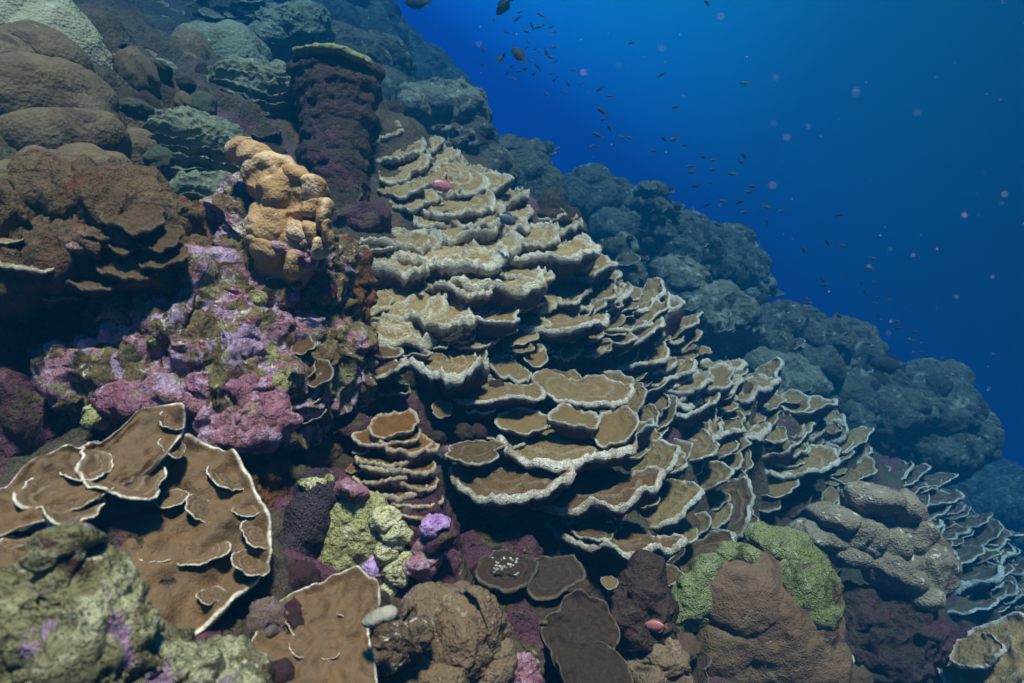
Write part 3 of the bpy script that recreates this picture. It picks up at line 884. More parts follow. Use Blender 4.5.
ST = [E(248, 222, 1.80, 8, 18, .03, 10), E(252, 240, 1.80, 9, 16, .03), E(232, 250, 1.78, 10, 20, .04, -10), E(224, 258, 1.78, 10, 18, .04, 8)]
t = thing('finger_sponge', base_of(ST), 'rusty brown stubby fingers behind the foot of the knob coral', 'sponge')
blob('finger', ST, vox(1.7, 1.8), 'rust', t, 2, ((15, .014),), 9.0)

# ---- brown ledge at the left with cave below
LG = [E(120, 215, 1.62, 58, 26, .14), E(60, 212, 1.58, 62, 24, .14), E(150, 238, 1.64, 36, 26, .12), E(20, 220, 1.54, 50, 30, .14), E(60, 262, 1.58, 80, 22, .14), E(130, 268, 1.62, 58, 20, .12),
      E(10, 275, 1.52, 50, 22, .12), E(175, 262, 1.66, 30, 16, .10), E(90, 240, 1.58, 50, 20, .12)]
LG = [(c_, tuple(x_ * .84 for x_ in r_), w_) for (c_, r_, w_) in LG]
t = thing('ledge_rock', base_of(LG), 'brown encrusted ledge rock overhanging a black cave', 'rock')
blob('ledge_body', LG, vox(1.6, 2.4), 'ledge', t, 2, ((4, .04), (11, .03), (30, .012)), 6.0, ((6, .05), (16, .025), (40, .01)), warp=((6, .05), (20, .02)))
for (x, y, a, ra, rl, ma) in [(135, 214, 34, .5, -6, 'plain'), (95, 224, 36, .4, 0, 'plain'), (120, 240, 30, .4, -10, 'plain'), (160, 238, 24, .5, -18, 'plain'), (60, 230, 34, .4, 0, 'plain'),
                              (26, 264, 36, .14, 4, 'pale'), (4, 238, 22, .2, 0, 'pale'), (70, 262, 26, .4, 0, 'plain'), (130, 266, 34, .4, -5, 'plain'), (165, 255, 26, .5, -22, 'plain'), (100, 278, 34, .3, 0, 'plain'), (40, 288, 40, .3, 0, 'plain')]:
    m4, P, D = plate_matrix(x, y, a, ra, rl, 1.50 if ma == 'plain' else 1.44)
    part('crust_shelf', styled('tan', ma, rnd.randrange(10)), M[ma], t, m4)
blob('pink_patch', [E(78, 248, 1.46, 13, 8, .04, 10), E(92, 245, 1.47, 9, 7, .03), E(70, 255, 1.46, 8, 5, .03)], vox(1.5, 1.8), 'magenta', t, 2, ((14, .016), (40, .006)), 3.0)
LP = [E(40, 185, 1.80, 34, 20, .12), E(50, 176, 1.80, 24, 16, .10), E(95, 175, 1.80, 26, 15, .10), E(8, 195, 1.78, 34, 22, .12), E(70, 190, 1.76, 40, 16, .12), E(112, 184, 1.78, 20, 12, .1)]
LP = [(c_, tuple(x_ * .8 for x_ in r_), w_) for (c_, r_, w_) in LP]
t = thing('lump_coral', base_of(LP), 'lumpy dull brown coral resting along the top of the brown ledge', 'coral')
blob('lumps', LP, vox(1.75, 2.2), 'porites_b', t, 3, ((6, .03), (20, .012)), 8.0, lobes=(12, .045))

# ---- rocks of the cave
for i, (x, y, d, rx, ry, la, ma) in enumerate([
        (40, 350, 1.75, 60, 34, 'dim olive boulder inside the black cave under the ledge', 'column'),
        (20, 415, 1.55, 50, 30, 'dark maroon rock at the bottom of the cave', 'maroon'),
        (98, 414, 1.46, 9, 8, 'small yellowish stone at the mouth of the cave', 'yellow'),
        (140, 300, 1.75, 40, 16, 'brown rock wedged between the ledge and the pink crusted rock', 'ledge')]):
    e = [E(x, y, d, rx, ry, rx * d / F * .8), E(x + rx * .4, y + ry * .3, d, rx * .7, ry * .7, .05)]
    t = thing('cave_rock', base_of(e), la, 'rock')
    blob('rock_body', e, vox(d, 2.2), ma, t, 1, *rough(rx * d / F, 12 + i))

def outline_plate(seed, cx, cy, ratio, roll, depth, pts, **kw):
    """a sheet whose edge follows the given directions, on a leaning plane at that depth"""
    m1, P, D = plate_matrix(cx, cy, 100, ratio, roll, depth, spin=0.0)
    m3 = np.array(m1)[:3, :3]
    ax, ay, az = [m3[:, k] / np.linalg.norm(m3[:, k]) for k in range(3)]
    loc = []
    for (x, y) in pts:
        d = ray(x, y)
        q = d * float(P @ az / (d @ az)) - P
        loc.append((q @ ax, q @ ay))
    loc = np.array(loc)
    sc = float(np.mean(np.hypot(loc[:, 0], loc[:, 1])))
    loc /= sc
    # rounded corners: resample the polygon and smooth it
    nxt = np.roll(loc, -1, 0)
    den = np.concatenate([loc + (nxt - loc) * k / 12 for k in range(12)], 1).reshape(-1, 2)
    for _ in range(45):
        den = (np.roll(den, 1, 0) + den * 2 + np.roll(den, -1, 0)) / 4
    ang = np.arctan2(den[:, 1], den[:, 0]); rad = np.hypot(den[:, 0], den[:, 1])
    o = np.argsort(ang)

    def f(th):
        t = (th + math.pi) % (2 * math.pi) - math.pi
        return np.interp(t, ang[o], rad[o], period=2 * math.pi)
    me = plate_mesh('plate_sheet', seed, na=220, dense=2, outline=f, **kw)
    m = np.eye(4)
    m[:3, 0], m[:3, 1], m[:3, 2], m[:3, 3] = ax * sc, ay * sc, az * sc, P
    return me, Matrix(m.tolist()), P, az


def on_sheet(P, az, x, y):
    d = ray(x, y)
    return float(P @ az / (d @ az))


# ---- big brown sheet coral at lower left
PL['sheet'] = [plate_mesh('plate_sheet', 311 + 17 * k, na=150, cone=0.03, thick=0.03, cup=-0.05, lip=0.012, shag=0.006, ruffle=0.10, warp=0.10, rimw=0.045, dense=2, lob=(.20, .10, .02)) for k in range(6)]
t = thing('sheet_coral', Pt(150, 520)[0], 'broad brown sheet coral with thin pale ledges behind the blurred algae rock', 'sheet coral')
SK = dict(cone=0.03, thick=0.045, cup=0.0, lip=0.028, shag=0.012, ruffle=0.10, warp=0.20, rimw=0.035, lob=(0.0, .05, .03))
for k, (cx, cy, ra, rl, d, pts) in enumerate([
        (176, 532, .86, -2, 1.19, [(120, 478), (165, 446), (193, 437), (232, 452), (249, 475), (259, 504), (274, 524), (270, 546), (274, 556), (253, 578), (232, 607), (195, 640), (140, 645), (90, 610), (50, 575), (40, 535), (70, 495)]),
        (95, 478, .80, 12, 1.14, [(-20, 500), (0, 487), (25, 462), (62, 446), (91, 448), (124, 429), (141, 408), (166, 402), (189, 417), (182, 436), (164, 462), (137, 481), (100, 502), (62, 520), (12, 535), (-20, 537)]),
        (40, 590, .8, 8, .97, [(-40, 545), (0, 548), (45, 552), (100, 540), (140, 575), (130, 640), (40, 660), (-40, 650)])]):
    me, m4, P, az = outline_plate(411 + k * 13.7, cx, cy, ra, rl, d, pts, **SK)
    sheet = part('plate', me, M['sheet'], t, m4)
    led = [[(205, 556, 25, .30, -8), (152, 556, 18, .36, 16), (203, 512, 19, .4, 34), (247, 512, 15, .4, 8), (256, 538, 20, .5, 34), (250, 566, 22, .45, 30), (212, 598, 16, .4, 16), (170, 500, 16, .4, 0), (228, 480, 20, .5, 30)],
           [(85, 470, 29, .26, 2), (120, 478, 44, .26, 24), (172, 424, 15, .45, 34), (172, 448, 16, .35, 38), (60, 505, 40, .25, 18)],
           [(18, 560, 32, .25, 10), (70, 590, 30, .3, 0)]][k]
    for (x, y, a, ra2, rl2) in led:
        m5, P5, D5 = plate_matrix(x, y - a * .15, a, .58, rl2, on_sheet(P, az, x, y - a * .15) - .002)
        part('ledge', styled('thin', 'sheet', rnd.randrange(6)), M['sheet'], sheet, m5)

# ---- blurred algae rock closest to the lens
FR = [E(70, 672, .84, 66, 46, .07), E(-8, 655, .82, 44, 50, .07), E(140, 688, .86, 60, 30, .06), E(205, 694, .90, 48, 20, .05), E(72, 612, .84, 22, 56, .045, 4), E(46, 622, .83, 28, 34, .05), E(104, 640, .83, 26, 30, .05), E(8, 615, .83, 18, 18, .04), E(70, 566, .84, 9, 24, .03), E(92, 590, .84, 12, 26, .03)]
t = thing('algae_rock', base_of(FR), 'pale green algae-crusted rock with violet tips, out of focus before the sheet coral', 'rock')
blob('rock_body', FR, vox(.82, 3.0), 'algae_rock', t, 1, ((10, .016), (26, .012), (70, .006)), 15.0, ((14, .026), (36, .015), (90, .005)), warp=((16, .024), (40, .013)))
for (x, y, rx, ry) in [(67, 548, 4, 7), (90, 570, 4, 6)]:
    e = [E(x + rnd.uniform(-.5, .5) * rx, y + rnd.uniform(-.5, .7) * ry, .835, rx * rnd.uniform(.5, .9), ry * rnd.uniform(.5, .9), .012, rnd.uniform(-25, 25)) for _ in range(5)]
    blob('violet_tip', e, vox(.76, 1.6), 'violet', t, 1, ((30, .004), (80, .003)), x * .4, ((40, .004),), warp=((24, .008),))

# ---- small tiered column of brown frills
TC = [E(395, 455, 1.78, 30, 30, .07), E(398, 485, 1.74, 34, 34, .07), E(415, 515, 1.70, 20, 24, .06)]
t = thing('tiered_coral', base_of(TC), 'small amber coral column of stacked frilly tiers with beaded white rims', 'tiered coral')
blob('core', TC, vox(1.7, 2.4), 'rust', t, 3, ((12, .016),), 21.0)
for (x, y, a, ra, rl) in [(394, 428, 26, .5, -4), (392, 434, 34, .42, -6), (404, 444, 34, .34, 8), (392, 454, 40, .34, -6), (402, 464, 40, .30, 4), (386, 472, 38, .32, -10), (410, 478, 36, .32, 10), (396, 487, 40, .32, 0), (412, 496, 34, .34, 10),
                          (418, 508, 30, .36, 8), (424, 518, 24, .4, 10), (364, 448, 14, .4, -20), (360, 466, 14, .4, -20), (384, 500, 30, .3, -6)]:
    m4, P, D = plate_matrix(x, y, a, ra, rl, 1.66 - (y - 428) / 100 * .06)
    part('frill', styled('cup' if y < 432 else 'frill', 'amber', rnd.randrange(5)), M['amber'], t, m4)

# ---- rock with yellow-green algae
YR = [E(352, 545, 1.62, 62, 62, .12), E(322, 515, 1.60, 40, 40, .1), E(418, 545, 1.64, 32, 60, .1), E(370, 590, 1.56, 60, 40, .1), E(345, 495, 1.66, 30, 20, .08), E(435, 590, 1.6, 30, 40, .1)]
t = thing('patchwork_rock', base_of(YR), 'rock with yellow-green algae, grey crust and violet edges under the tiered column', 'rock')
blob('rock_body', YR, vox(1.6, 2.4), 'maroon', t, 2, ((6, .03), (18, .014)), 23.0, ((12, .02),))
blob('grey_crust', [E(306, 530, 1.49, 24, 40, .05, 12), E(320, 492, 1.52, 26, 20, .05, 25), E(290, 560, 1.45, 18, 26, .04)], vox(1.5, 2), 'greycrust', t, 3, ((8, .02), (40, .005)), 24.0)
blob('yellow_algae', [E(346, 540, 1.505, 34, 40, .03, -6), E(352, 508, 1.52, 36, 16, .03), E(336, 562, 1.50, 24, 24, .03)], vox(1.48, 1.7), 'yellow', t, 3, ((8, .014), (40, .006)), 25.0, ((30, .005),), warp=((20, .012),))
blob('cream_frill', [E(384, 520, 1.50, 15, 12, .02), E(396, 533, 1.50, 12, 13, .02), E(388, 553, 1.50, 9, 10, .02), E(396, 573, 1.49, 13, 11, .02), E(386, 590, 1.49, 8, 8, .015), E(404, 560, 1.50, 7, 8, .015)], vox(1.46, 1.7), 'cream', t, 1, ((14, .02), (40, .012)), 26.0, ((30, .010),))
for (x, y, rx, ry, ma) in [(438, 524, 11, 4, 'violet'), (428, 522, 7, 6, 'violet'), (352, 490, 12, 5, 'magenta'), (428, 552, 12, 16, 'magenta'), (420, 570, 12, 12, 'magenta'), (376, 575, 7, 12, 'violet'), (410, 598, 9, 6, 'violet'), (318, 486, 10, 8, 'cream'), (440, 540, 10, 10, 'maroon')]:
    e = [E(x + rnd.uniform(-.5, .5) * rx, y + rnd.uniform(-.5, .5) * ry, 1.50, rx * .7, ry * .7, .03, rnd.uniform(-20, 20)) for _ in range(4)]
    blob('crust_nodule', e, vox(1.5, 1.7), ma, t, 1, ((20, .014), (60, .006)), x * .23, ((30, .012),), warp=((20, .02),))

# ---- flat brown sheet and lumpy coral at the bottom
t = thing('sheet_coral', Pt(310, 640)[0], 'flat olive-brown sheet coral below the yellow-green algae patch', 'sheet coral')
me, m4, P, az = outline_plate(467.3, 315, 636, .85, -4, 1.17, [(281, 595), (315, 587), (339, 572), (360, 570), (375, 584), (385, 603), (366, 624), (372, 650), (380, 683), (380, 705), (245, 705), (248, 653), (261, 620)], **SK)
part('plate', me, M['sheet'], t, m4)
for (x, y, a, ra2, rl2) in [(296, 625, 16, .5, 50), (300, 650, 14, .4, 30), (330, 655, 10, .5, -10), (345, 612, 9, .5, 0)]:
    m5, P5, D5 = plate_matrix(x, y, a, ra2, rl2, on_sheet(P, az, x, y) + .45 * a * 1.17 / F)
    part('ledge', styled('thin', 'sheet', rnd.randrange(6)), M['sheet'], t, m5)
SP = [E(379, 617, 1.12, 19, 8, .02, -22), E(388, 614, 1.12, 11, 8, .02, -10)]
o = blob('sponge', SP, vox(1.2, 2), 'grey_blue', None, 3, ((10, .006),), 28.0)
tag(o, 'smooth grey-tan oval sponge lying on the flat olive-brown sheet coral', 'sponge')
LB = [E(446, 650, 1.36, 34, 36, .06), E(470, 632, 1.40, 22, 26, .06), E(428, 676, 1.32, 32, 22, .06), E(482, 672, 1.38, 16, 24, .05), E(446, 612, 1.42, 26, 14, .06)]
t = thing('lump_coral', base_of(LB), 'speckled brown lumpy coral beside the flat sheet, with pale frosted patch', 'coral')
blob('lumps', LB, vox(1.32, 2.2), 'lump', t, 1, ((8, .022), (26, .012)), 30.0, ((16, .014), (45, .008)), lobes=(15, .03), warp=((10, .03),))
blob('frosted_patch', [E(398, 640, 1.24, 24, 14, .03), E(388, 655, 1.23, 20, 12, .03), E(420, 632, 1.25, 14, 10, .03)], vox(1.24, 1.7), 'frost', t, 1, ((16, .02), (50, .014)), 31.0, ((40, .012),))

# ---- dark rocks and plates below the big plates
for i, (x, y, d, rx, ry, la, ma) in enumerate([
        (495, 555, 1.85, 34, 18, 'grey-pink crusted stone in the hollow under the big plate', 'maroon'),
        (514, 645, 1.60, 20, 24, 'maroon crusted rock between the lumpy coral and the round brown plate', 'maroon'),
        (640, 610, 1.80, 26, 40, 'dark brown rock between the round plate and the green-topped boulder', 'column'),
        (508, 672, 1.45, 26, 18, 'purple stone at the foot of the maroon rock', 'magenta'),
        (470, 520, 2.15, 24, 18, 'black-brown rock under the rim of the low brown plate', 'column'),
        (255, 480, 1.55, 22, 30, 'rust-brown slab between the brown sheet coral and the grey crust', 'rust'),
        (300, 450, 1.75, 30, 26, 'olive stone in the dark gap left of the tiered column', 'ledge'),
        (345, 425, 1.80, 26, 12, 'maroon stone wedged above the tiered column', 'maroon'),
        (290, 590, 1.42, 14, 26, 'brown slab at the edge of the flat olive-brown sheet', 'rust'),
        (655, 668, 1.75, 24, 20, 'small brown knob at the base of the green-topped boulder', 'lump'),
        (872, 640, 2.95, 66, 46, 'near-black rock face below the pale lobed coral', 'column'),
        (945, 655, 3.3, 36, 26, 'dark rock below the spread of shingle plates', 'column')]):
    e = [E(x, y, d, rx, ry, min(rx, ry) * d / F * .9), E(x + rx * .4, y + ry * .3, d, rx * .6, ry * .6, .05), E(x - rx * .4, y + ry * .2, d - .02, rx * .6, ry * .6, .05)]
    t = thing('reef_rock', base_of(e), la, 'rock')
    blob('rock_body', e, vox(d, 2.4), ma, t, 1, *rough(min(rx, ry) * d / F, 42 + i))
t = thing('folded_coral', Pt(525, 590)[0], 'dark rust folded plate coral with white flecks in the shade', 'plate coral')
for (x, y, a, ra, rl, d) in [(520, 588, 52, .62, 4, 1.70), (505, 570, 34, .6, 8, 1.69), (550, 575, 34, .6, -8, 1.70), (490, 592, 24, .6, 20, 1.66), (540, 600, 34, .6, -4, 1.66)]:
    m4, P, D = plate_matrix(x, y, a, ra, rl, d)
    part('plate', styled('tan', 'rustplate' if 'rustplate' in M else 'dark', rnd.randrange(10)), M['dark'], t, m4)
blob('white_flecks', [E(505 + rnd.uniform(-14, 14), 566 + rnd.uniform(-9, 9), 1.655, rnd.uniform(.7, 1.8), rnd.uniform(.6, 1.2), .003) for _ in range(36)], vox(1.65, .6), 'white', t, 0, ((60, .003),), 51.0)
t = thing('round_plate', Pt(582, 636)[0], 'round dark brown plate with fine pale specks, at the bottom edge', 'plate coral')
for (x, y, a, ra, rl, d, k) in [(583, 632, 46, .95, 0, 1.55, 2), (590, 668, 42, .8, 0, 1.48, 5)]:
    m4, P, D = plate_matrix(x, y, a, ra, rl, d, spin=k)
    part('plate', styled('sheet', 'dark', k), M['dark'], t, m4)
m4, P, D = plate_matrix(610, 582, 10, .65, 0, 1.72)
o = part('small_disc', styled('tan', 'tan', 3), M['tan'], None, m4)
tag(o, 'tiny yellowish coral disc hanging below the lowest brown plate', 'coral')

# ---- brown boulder with green algae
BB = [E(765, 635, 2.28, 72, 66, .20, 0), E(735, 600, 2.24, 46, 50, .14), E(790, 615, 2.30, 40, 40, .14, 30), E(800, 660, 2.25, 46, 40, .16), E(720, 650, 2.20, 36, 40, .12)]
t = thing('boulder', base_of(BB), 'large speckled brown boulder with green algae along its left shoulder', 'boulder')
blob('boulder_body', BB, vox(2.2, 2.4), 'boulder', t, 4, ((3, .05), (10, .02), (40, .005)), 61.0, ((8, .012),))
blob('green_algae', [E(690, 604, 2.17, 22, 34, .05, 12), E(676, 618, 2.16, 14, 26, .04), E(706, 574, 2.20, 22, 16, .05, -20), E(740, 556, 2.23, 26, 10, .05, 0)], vox(2.1, 1.8), 'green', t, 2, ((9, .02), (40, .008)), 62.0, ((20, .008),), warp=((10, .03),))
for (e, la, sd) in [([E(788, 547, 2.36, 38, 13, .08, 28), E(772, 540, 2.36, 22, 12, .07, 10), E(812, 562, 2.34, 18, 9, .06, 35)], 'long green-crusted stone lying above the brown boulder', 63.),
                    ([E(808, 592, 2.22, 28, 28, .08, 25), E(800, 576, 2.24, 24, 14, .07, 10), E(816, 610, 2.20, 24, 18, .07)], 'rounded bright green algae stone right of the brown boulder', 64.)]:
    t = thing('green_stone', base_of(e), la, 'stone')
    blob('stone_body', e, vox(2.2, 1.9), 'green', t, 2, ((8, .02), (40, .008)), sd, ((10, .014), (24, .006)), warp=((8, .03),))
t = thing('plate_coral', Pt(830, 655)[0], 'two small grey-brown plates tucked beside the brown boulder', 'plate coral')
for (x, y, a, ra, rl) in [(826, 636, 20, .7, -40), (832, 660, 22, .7, -30)]:
    m4, P, D = plate_matrix(x, y, a, ra, rl, 2.25)
    part('plate', styled('tan', 'brown', rnd.randrange(10)), M['brown'], t, m4)

# ---- pale lobed coral at right
LO = [E(850, 528, 2.95, 38, 20, .12, 24), E(875, 510, 3.05, 32, 18, .12, 20), E(905, 535, 3.0, 28, 28, .13), E(925, 570, 2.95, 24, 32, .12, 25), E(895, 570, 2.92, 30, 18, .10, 20), E(922, 590, 2.9, 18, 14, .08), E(890, 512, 3.1, 14, 12, .06)]
t = thing('lobed_coral', base_of(LO), 'pale tan coral of smooth swollen lobes over the near-black rock face', 'coral')
blob('lobes', LO, vox(2.95, 1.6), 'lobe', t, 1, ((4, .03), (14, .016)), 66.0, ((9, .02),), warp=((6, .04),))
for (x, y, rx, ry, rl) in [(848, 552, 17, 10, 8), (818, 536, 24, 11, 12), (832, 516, 20, 9, 10), (876, 498, 24, 11, 14), (905, 508, 14, 12, 20), (888, 540, 16, 13, 10), (866, 546, 12, 9, 0), (906, 560, 14, 12, 0)]:
    blob('lobe', [E(x, y, 2.93, rx * 1.25, ry * 1.35, .10, rl), E(x + rx * .4, y + 3, 2.95, rx, ry * 1.2, .09, rl), E(x - rx * .3, y + 5, 2.95, rx * .8, ry, .09, rl)], vox(2.9, 1.5), 'lobe', t, 2, ((6, .025), (20, .008)), x * .11, warp=((7, .03),))
t = thing('plate_coral', Pt(985, 650)[0], 'ruffled pale-streaked grey plate in the corner below the shingle plates', 'plate coral')
for (x, y, a, ra, rl) in [(985, 662, 62, .55, -38), (1000, 668, 44, .6, -36), (975, 650, 26, .6, -38), (1012, 676, 26, .6, -38)]:
    m4, P, D = plate_matrix(x, y, a, ra, rl, 2.7 + a * .001)
    part('plate', styled('tan', 'tan', rnd.randrange(10)), M['tan'], t, m4)

# ================================================================== UPPER LEFT: COLUMN AND MOUND CORALS
CLM = [E(336, 72 + 16 * k, 3.14 - .022 * k, (43, 42, 39, 36, 33, 31, 29, 28, 29, 31)[k], 12 if k == 0 else 24, (.19, .18, .17, .16, .15, .14, .13, .13, .13, .13)[k]) for k in range(10)]
t = thing('coral_column', base_of(CLM), 'dark brown flaring column with a flat yellow-green top', 'coral column')
blob('trunk', CLM, vox(3.1, 2.0), 'column', t, 3, ((3.5, .05), (12, .02), (40, .008)), 71.0, ((14, .012), (36, .006)), warp=((4, .025),))
blob('flat_top', [E(335, 60, 3.12, 41, 8, .19, 5), E(318, 57, 3.10, 24, 7, .15), E(356, 64, 3.11, 20, 7, .15, 10)], vox(3.1, 1.7), 'greencap', t, 2, ((8, .02), (30, .008)), 72.0)
m4, P, D = plate_matrix(342, 196, 22, .8, 0, 2.84)
part('skirt_plate', styled('tan', 'dark', 4), M['dark'], t, m4)
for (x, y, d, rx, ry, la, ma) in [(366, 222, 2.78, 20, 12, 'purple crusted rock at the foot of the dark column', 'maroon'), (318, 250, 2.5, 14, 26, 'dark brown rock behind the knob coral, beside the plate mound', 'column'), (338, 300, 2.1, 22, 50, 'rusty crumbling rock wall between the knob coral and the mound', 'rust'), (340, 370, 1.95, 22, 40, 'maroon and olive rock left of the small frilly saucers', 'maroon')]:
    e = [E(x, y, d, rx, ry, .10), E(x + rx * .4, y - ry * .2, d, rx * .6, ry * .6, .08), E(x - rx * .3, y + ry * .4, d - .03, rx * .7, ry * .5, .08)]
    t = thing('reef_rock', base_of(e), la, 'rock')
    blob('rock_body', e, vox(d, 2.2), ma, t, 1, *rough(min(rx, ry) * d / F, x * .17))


def ridgy(f, a, seed):
    def g(V, NN):
        w = V[:, 2] * f + 1.1 * pn(V * np.array([5, 5, 7]), seed) + 0.5 * pn(V * 16, seed + 2)
        k = w - np.floor(w)
        return a * (k ** 1.5 - sstep(0.9, 1.0, k)) * (0.5 + 0.8 * np.clip(pn(V * 9, seed + 5) + .5, 0, 1))
    return g


def mound(name, ells, la, ma, cat='coral head', v=2.0, layers=((4, .03), (14, .006)), lob=None, post=None, seed=1.0, sm=2, group=None, ridged=((7, .006),), warp=((3, .05),)):
    d = float(np.dot(ells[0][0], FWD))
    if name == 'mound_coral':
        ells = [(c_, tuple(x_ * 1.1 for x_ in r_), w_) for (c_, r_, w_) in ells]
    t = thing(name, base_of(ells), la, cat, group)
    blob('coral_mass', ells, vox(d, v), ma, t, sm, layers, seed, ridged, lobes=lob, post=post, warp=warp)
    return t


t = mound('mound_coral', [E(30, 50, 2.55, 62, 62, .25), E(60, 60, 2.5, 38, 46, .2), E(-20, 60, 2.5, 50, 60, .2)], 'great pale-topped boulder coral behind the brown swollen mound', 'palecap', seed=81, layers=((3, .05), (14, .008)))
t = mound('mound_coral', [E(40, 112, 2.22, 52, 46, .2), E(-5, 105, 2.2, 50, 60, .2), E(76, 118, 2.25, 24, 40, .14), E(30, 70, 2.3, 40, 26, .14), E(60, 150, 2.18, 50, 26, .14)], 'swollen brown mound coral with deep vertical folds', 'porites_b', seed=82, lob=(4, .05), layers=((4, .03), (14, .006)))
t = mound('mound_coral', [E(190, 168, 2.62, 50, 46, .22), E(222, 175, 2.62, 30, 36, .16), E(165, 165, 2.6, 30, 42, .16), E(195, 200, 2.5, 40, 26, .14)], 'grey-green mound with fine wrinkled ridges behind the knob coral', 'porites', seed=83, post=ridgy(28, .04, 5), layers=((4, .03), (20, .016)), v=1.5, sm=1)
t = mound('mound_coral', [E(255, 108, 3.3, 44, 32, .22), E(275, 100, 3.3, 26, 26, .16), E(235, 112, 3.3, 26, 26, .16)], 'wrinkled blue-grey mound left of the dark column', 'porites', seed=84, post=ridgy(22, .05, 9), layers=((4, .04), (20, .018)), v=1.5, sm=1)
t = mound('mound_coral', [E(128, 102, 2.75, 32, 22, .14, 20), E(150, 112, 2.72, 20, 22, .12, 30)], 'smooth pale oval coral between the brown folds and the wrinkled mound', 'palecap', seed=85, layers=((5, .02),))
t = mound('mound_coral', [E(157, 82, 3.0, 20, 20, .10), E(160, 98, 2.95, 20, 20, .10)], 'small round grey knob coral with a dimpled top', 'porites', seed=86, layers=((5, .02),))
t = mound('mound_coral', [E(132, 140, 2.5, 13, 26, .08), E(120, 128, 2.5, 13, 18, .08), E(142, 160, 2.4, 14, 18, .08)], 'cluster of olive nubs in the shade beside the brown folds', 'porites_b', seed=87, lob=(14, .03))
t = mound('mound_coral', [E(196, 118, 2.95, 24, 14, .10, 25), E(210, 128, 2.9, 16, 12, .08, 20)], 'low pale cap peeping over the wrinkled mound', 'palecap', seed=88)
t = mound('mound_coral', [E(202, 236, 2.05, 27, 16, .10), E(212, 232, 2.08, 20, 14, .08)], 'smooth brown stone-like coral with pale crown behind the pink rock', 'porites_b', seed=89, layers=((5, .015),))
t = mound('mound_coral', [E(220, 58, 3.9, 34, 26, .2), E(235, 70, 3.85, 24, 20, .16), E(205, 66, 3.85, 24, 18, .16)], 'dim lobed coral head above the wrinkled blue-grey mound', 'porites', seed=90, lob=(5, .06))
t = mound('mound_coral', [E(290, 36, 5.0, 30, 22, .25), E(305, 30, 5.1, 22, 20, .2), E(275, 44, 4.9, 20, 16, .2)], 'furrowed blue-grey coral head behind the flat-topped column', 'porites', seed=91, post=ridgy(10, .05, 3))
t = mound('mound_coral', [E(195, 60, 3.6, 20, 26, .14), E(188, 78, 3.5, 20, 20, .12)], 'dark knob between the dim lobed head and the small grey knob', 'porites_b', seed=92)

colony('upper', 180, 30, 'many small blue-grey plates on the steep slope above the mound corals', 'plate corals higher up the slope')
fill([(60, -5), (260, -5), (265, 50), (200, 50), (110, 60)], 70, 8, 17, .35, .6, (-25, 5), ['upper'], 'tan', 'dark', 9)
fill([(60, -5), (260, -5), (265, 50), (200, 50), (110, 60)], 34, 7, 14, .35, .6, (-25, 5), ['upper'], 'tan', 'tan', 12)
colony('nook', 150, 140, 'scattered brown crust plates in the nooks between the mound corals', 'plate corals higher up the slope')
fill([(100, 80), (230, 70), (300, 120), (320, 200), (230, 240), (150, 210)], 24, 10, 20, .3, .6, (-15, 10), ['nook'], 'tan', 'dark', 20)
colony('gully', 720, 590, 'dull brown plates low in the gully under the mound', 'plate corals higher up the slope')
fill([(640, 560), (760, 480), (860, 500), (900, 600), (880, 680), (660, 680)], 30, 12, 26, .4, .7, (-40, -10), ['gully'], 'tan', 'dark', 22)

# ================================================================== THE RIDGE AND FAR HEADS
RG = 'coral heads along the far ridge'
# small rounded heads and knobs over the slope
PROTO = []
for k in range(9):
    bm = bmesh.new()
    bmesh.ops.create_icosphere(bm, subdivisions=4, radius=1.0)
    V = np.array([v.co[:] for v in bm.verts])
    r = 1 + .22 * fbm(V * 1.3, 2, 200 + k)
    lob = 1 - np.clip(cell(V * (1.3 + .25 * (k % 4)), 50 + k) / .8, 0, 1) ** 2
    r = r + (.18 if k % 2 else .06) * lob + .10 * fbm(V * 5, 2, 300 + k) + (.26 if k >= 5 else .08) * fbm(V * 2.2, 3, 400 + k, True)
    V = V * r[:, None]
    V = V + (.22 if k >= 5 else .10) * np.stack([fbm(V * 1.8, 2, 500 + k), fbm(V * 1.8, 2, 520 + k), fbm(V * 1.8, 2, 540 + k)], 1)
    V[:, 2] *= (.7, 1.0, 1.3)[k % 3]
    for v, c in zip(bm.verts, V):
        v.co = c
    me = bpy.data.meshes.new('coral_knob')
    bm.to_mesh(me); bm.free()
    me.polygons.foreach_set('use_smooth', [True] * len(me.polygons))
    PROTO.append(me)
PM = {}


def proto(k, ma):
    if (k, ma) not in PM:
        me = PROTO[k].copy(); me.materials.clear(); me.materials.append(M[ma]); PM[(k, ma)] = me
    return PM[(k, ma)]


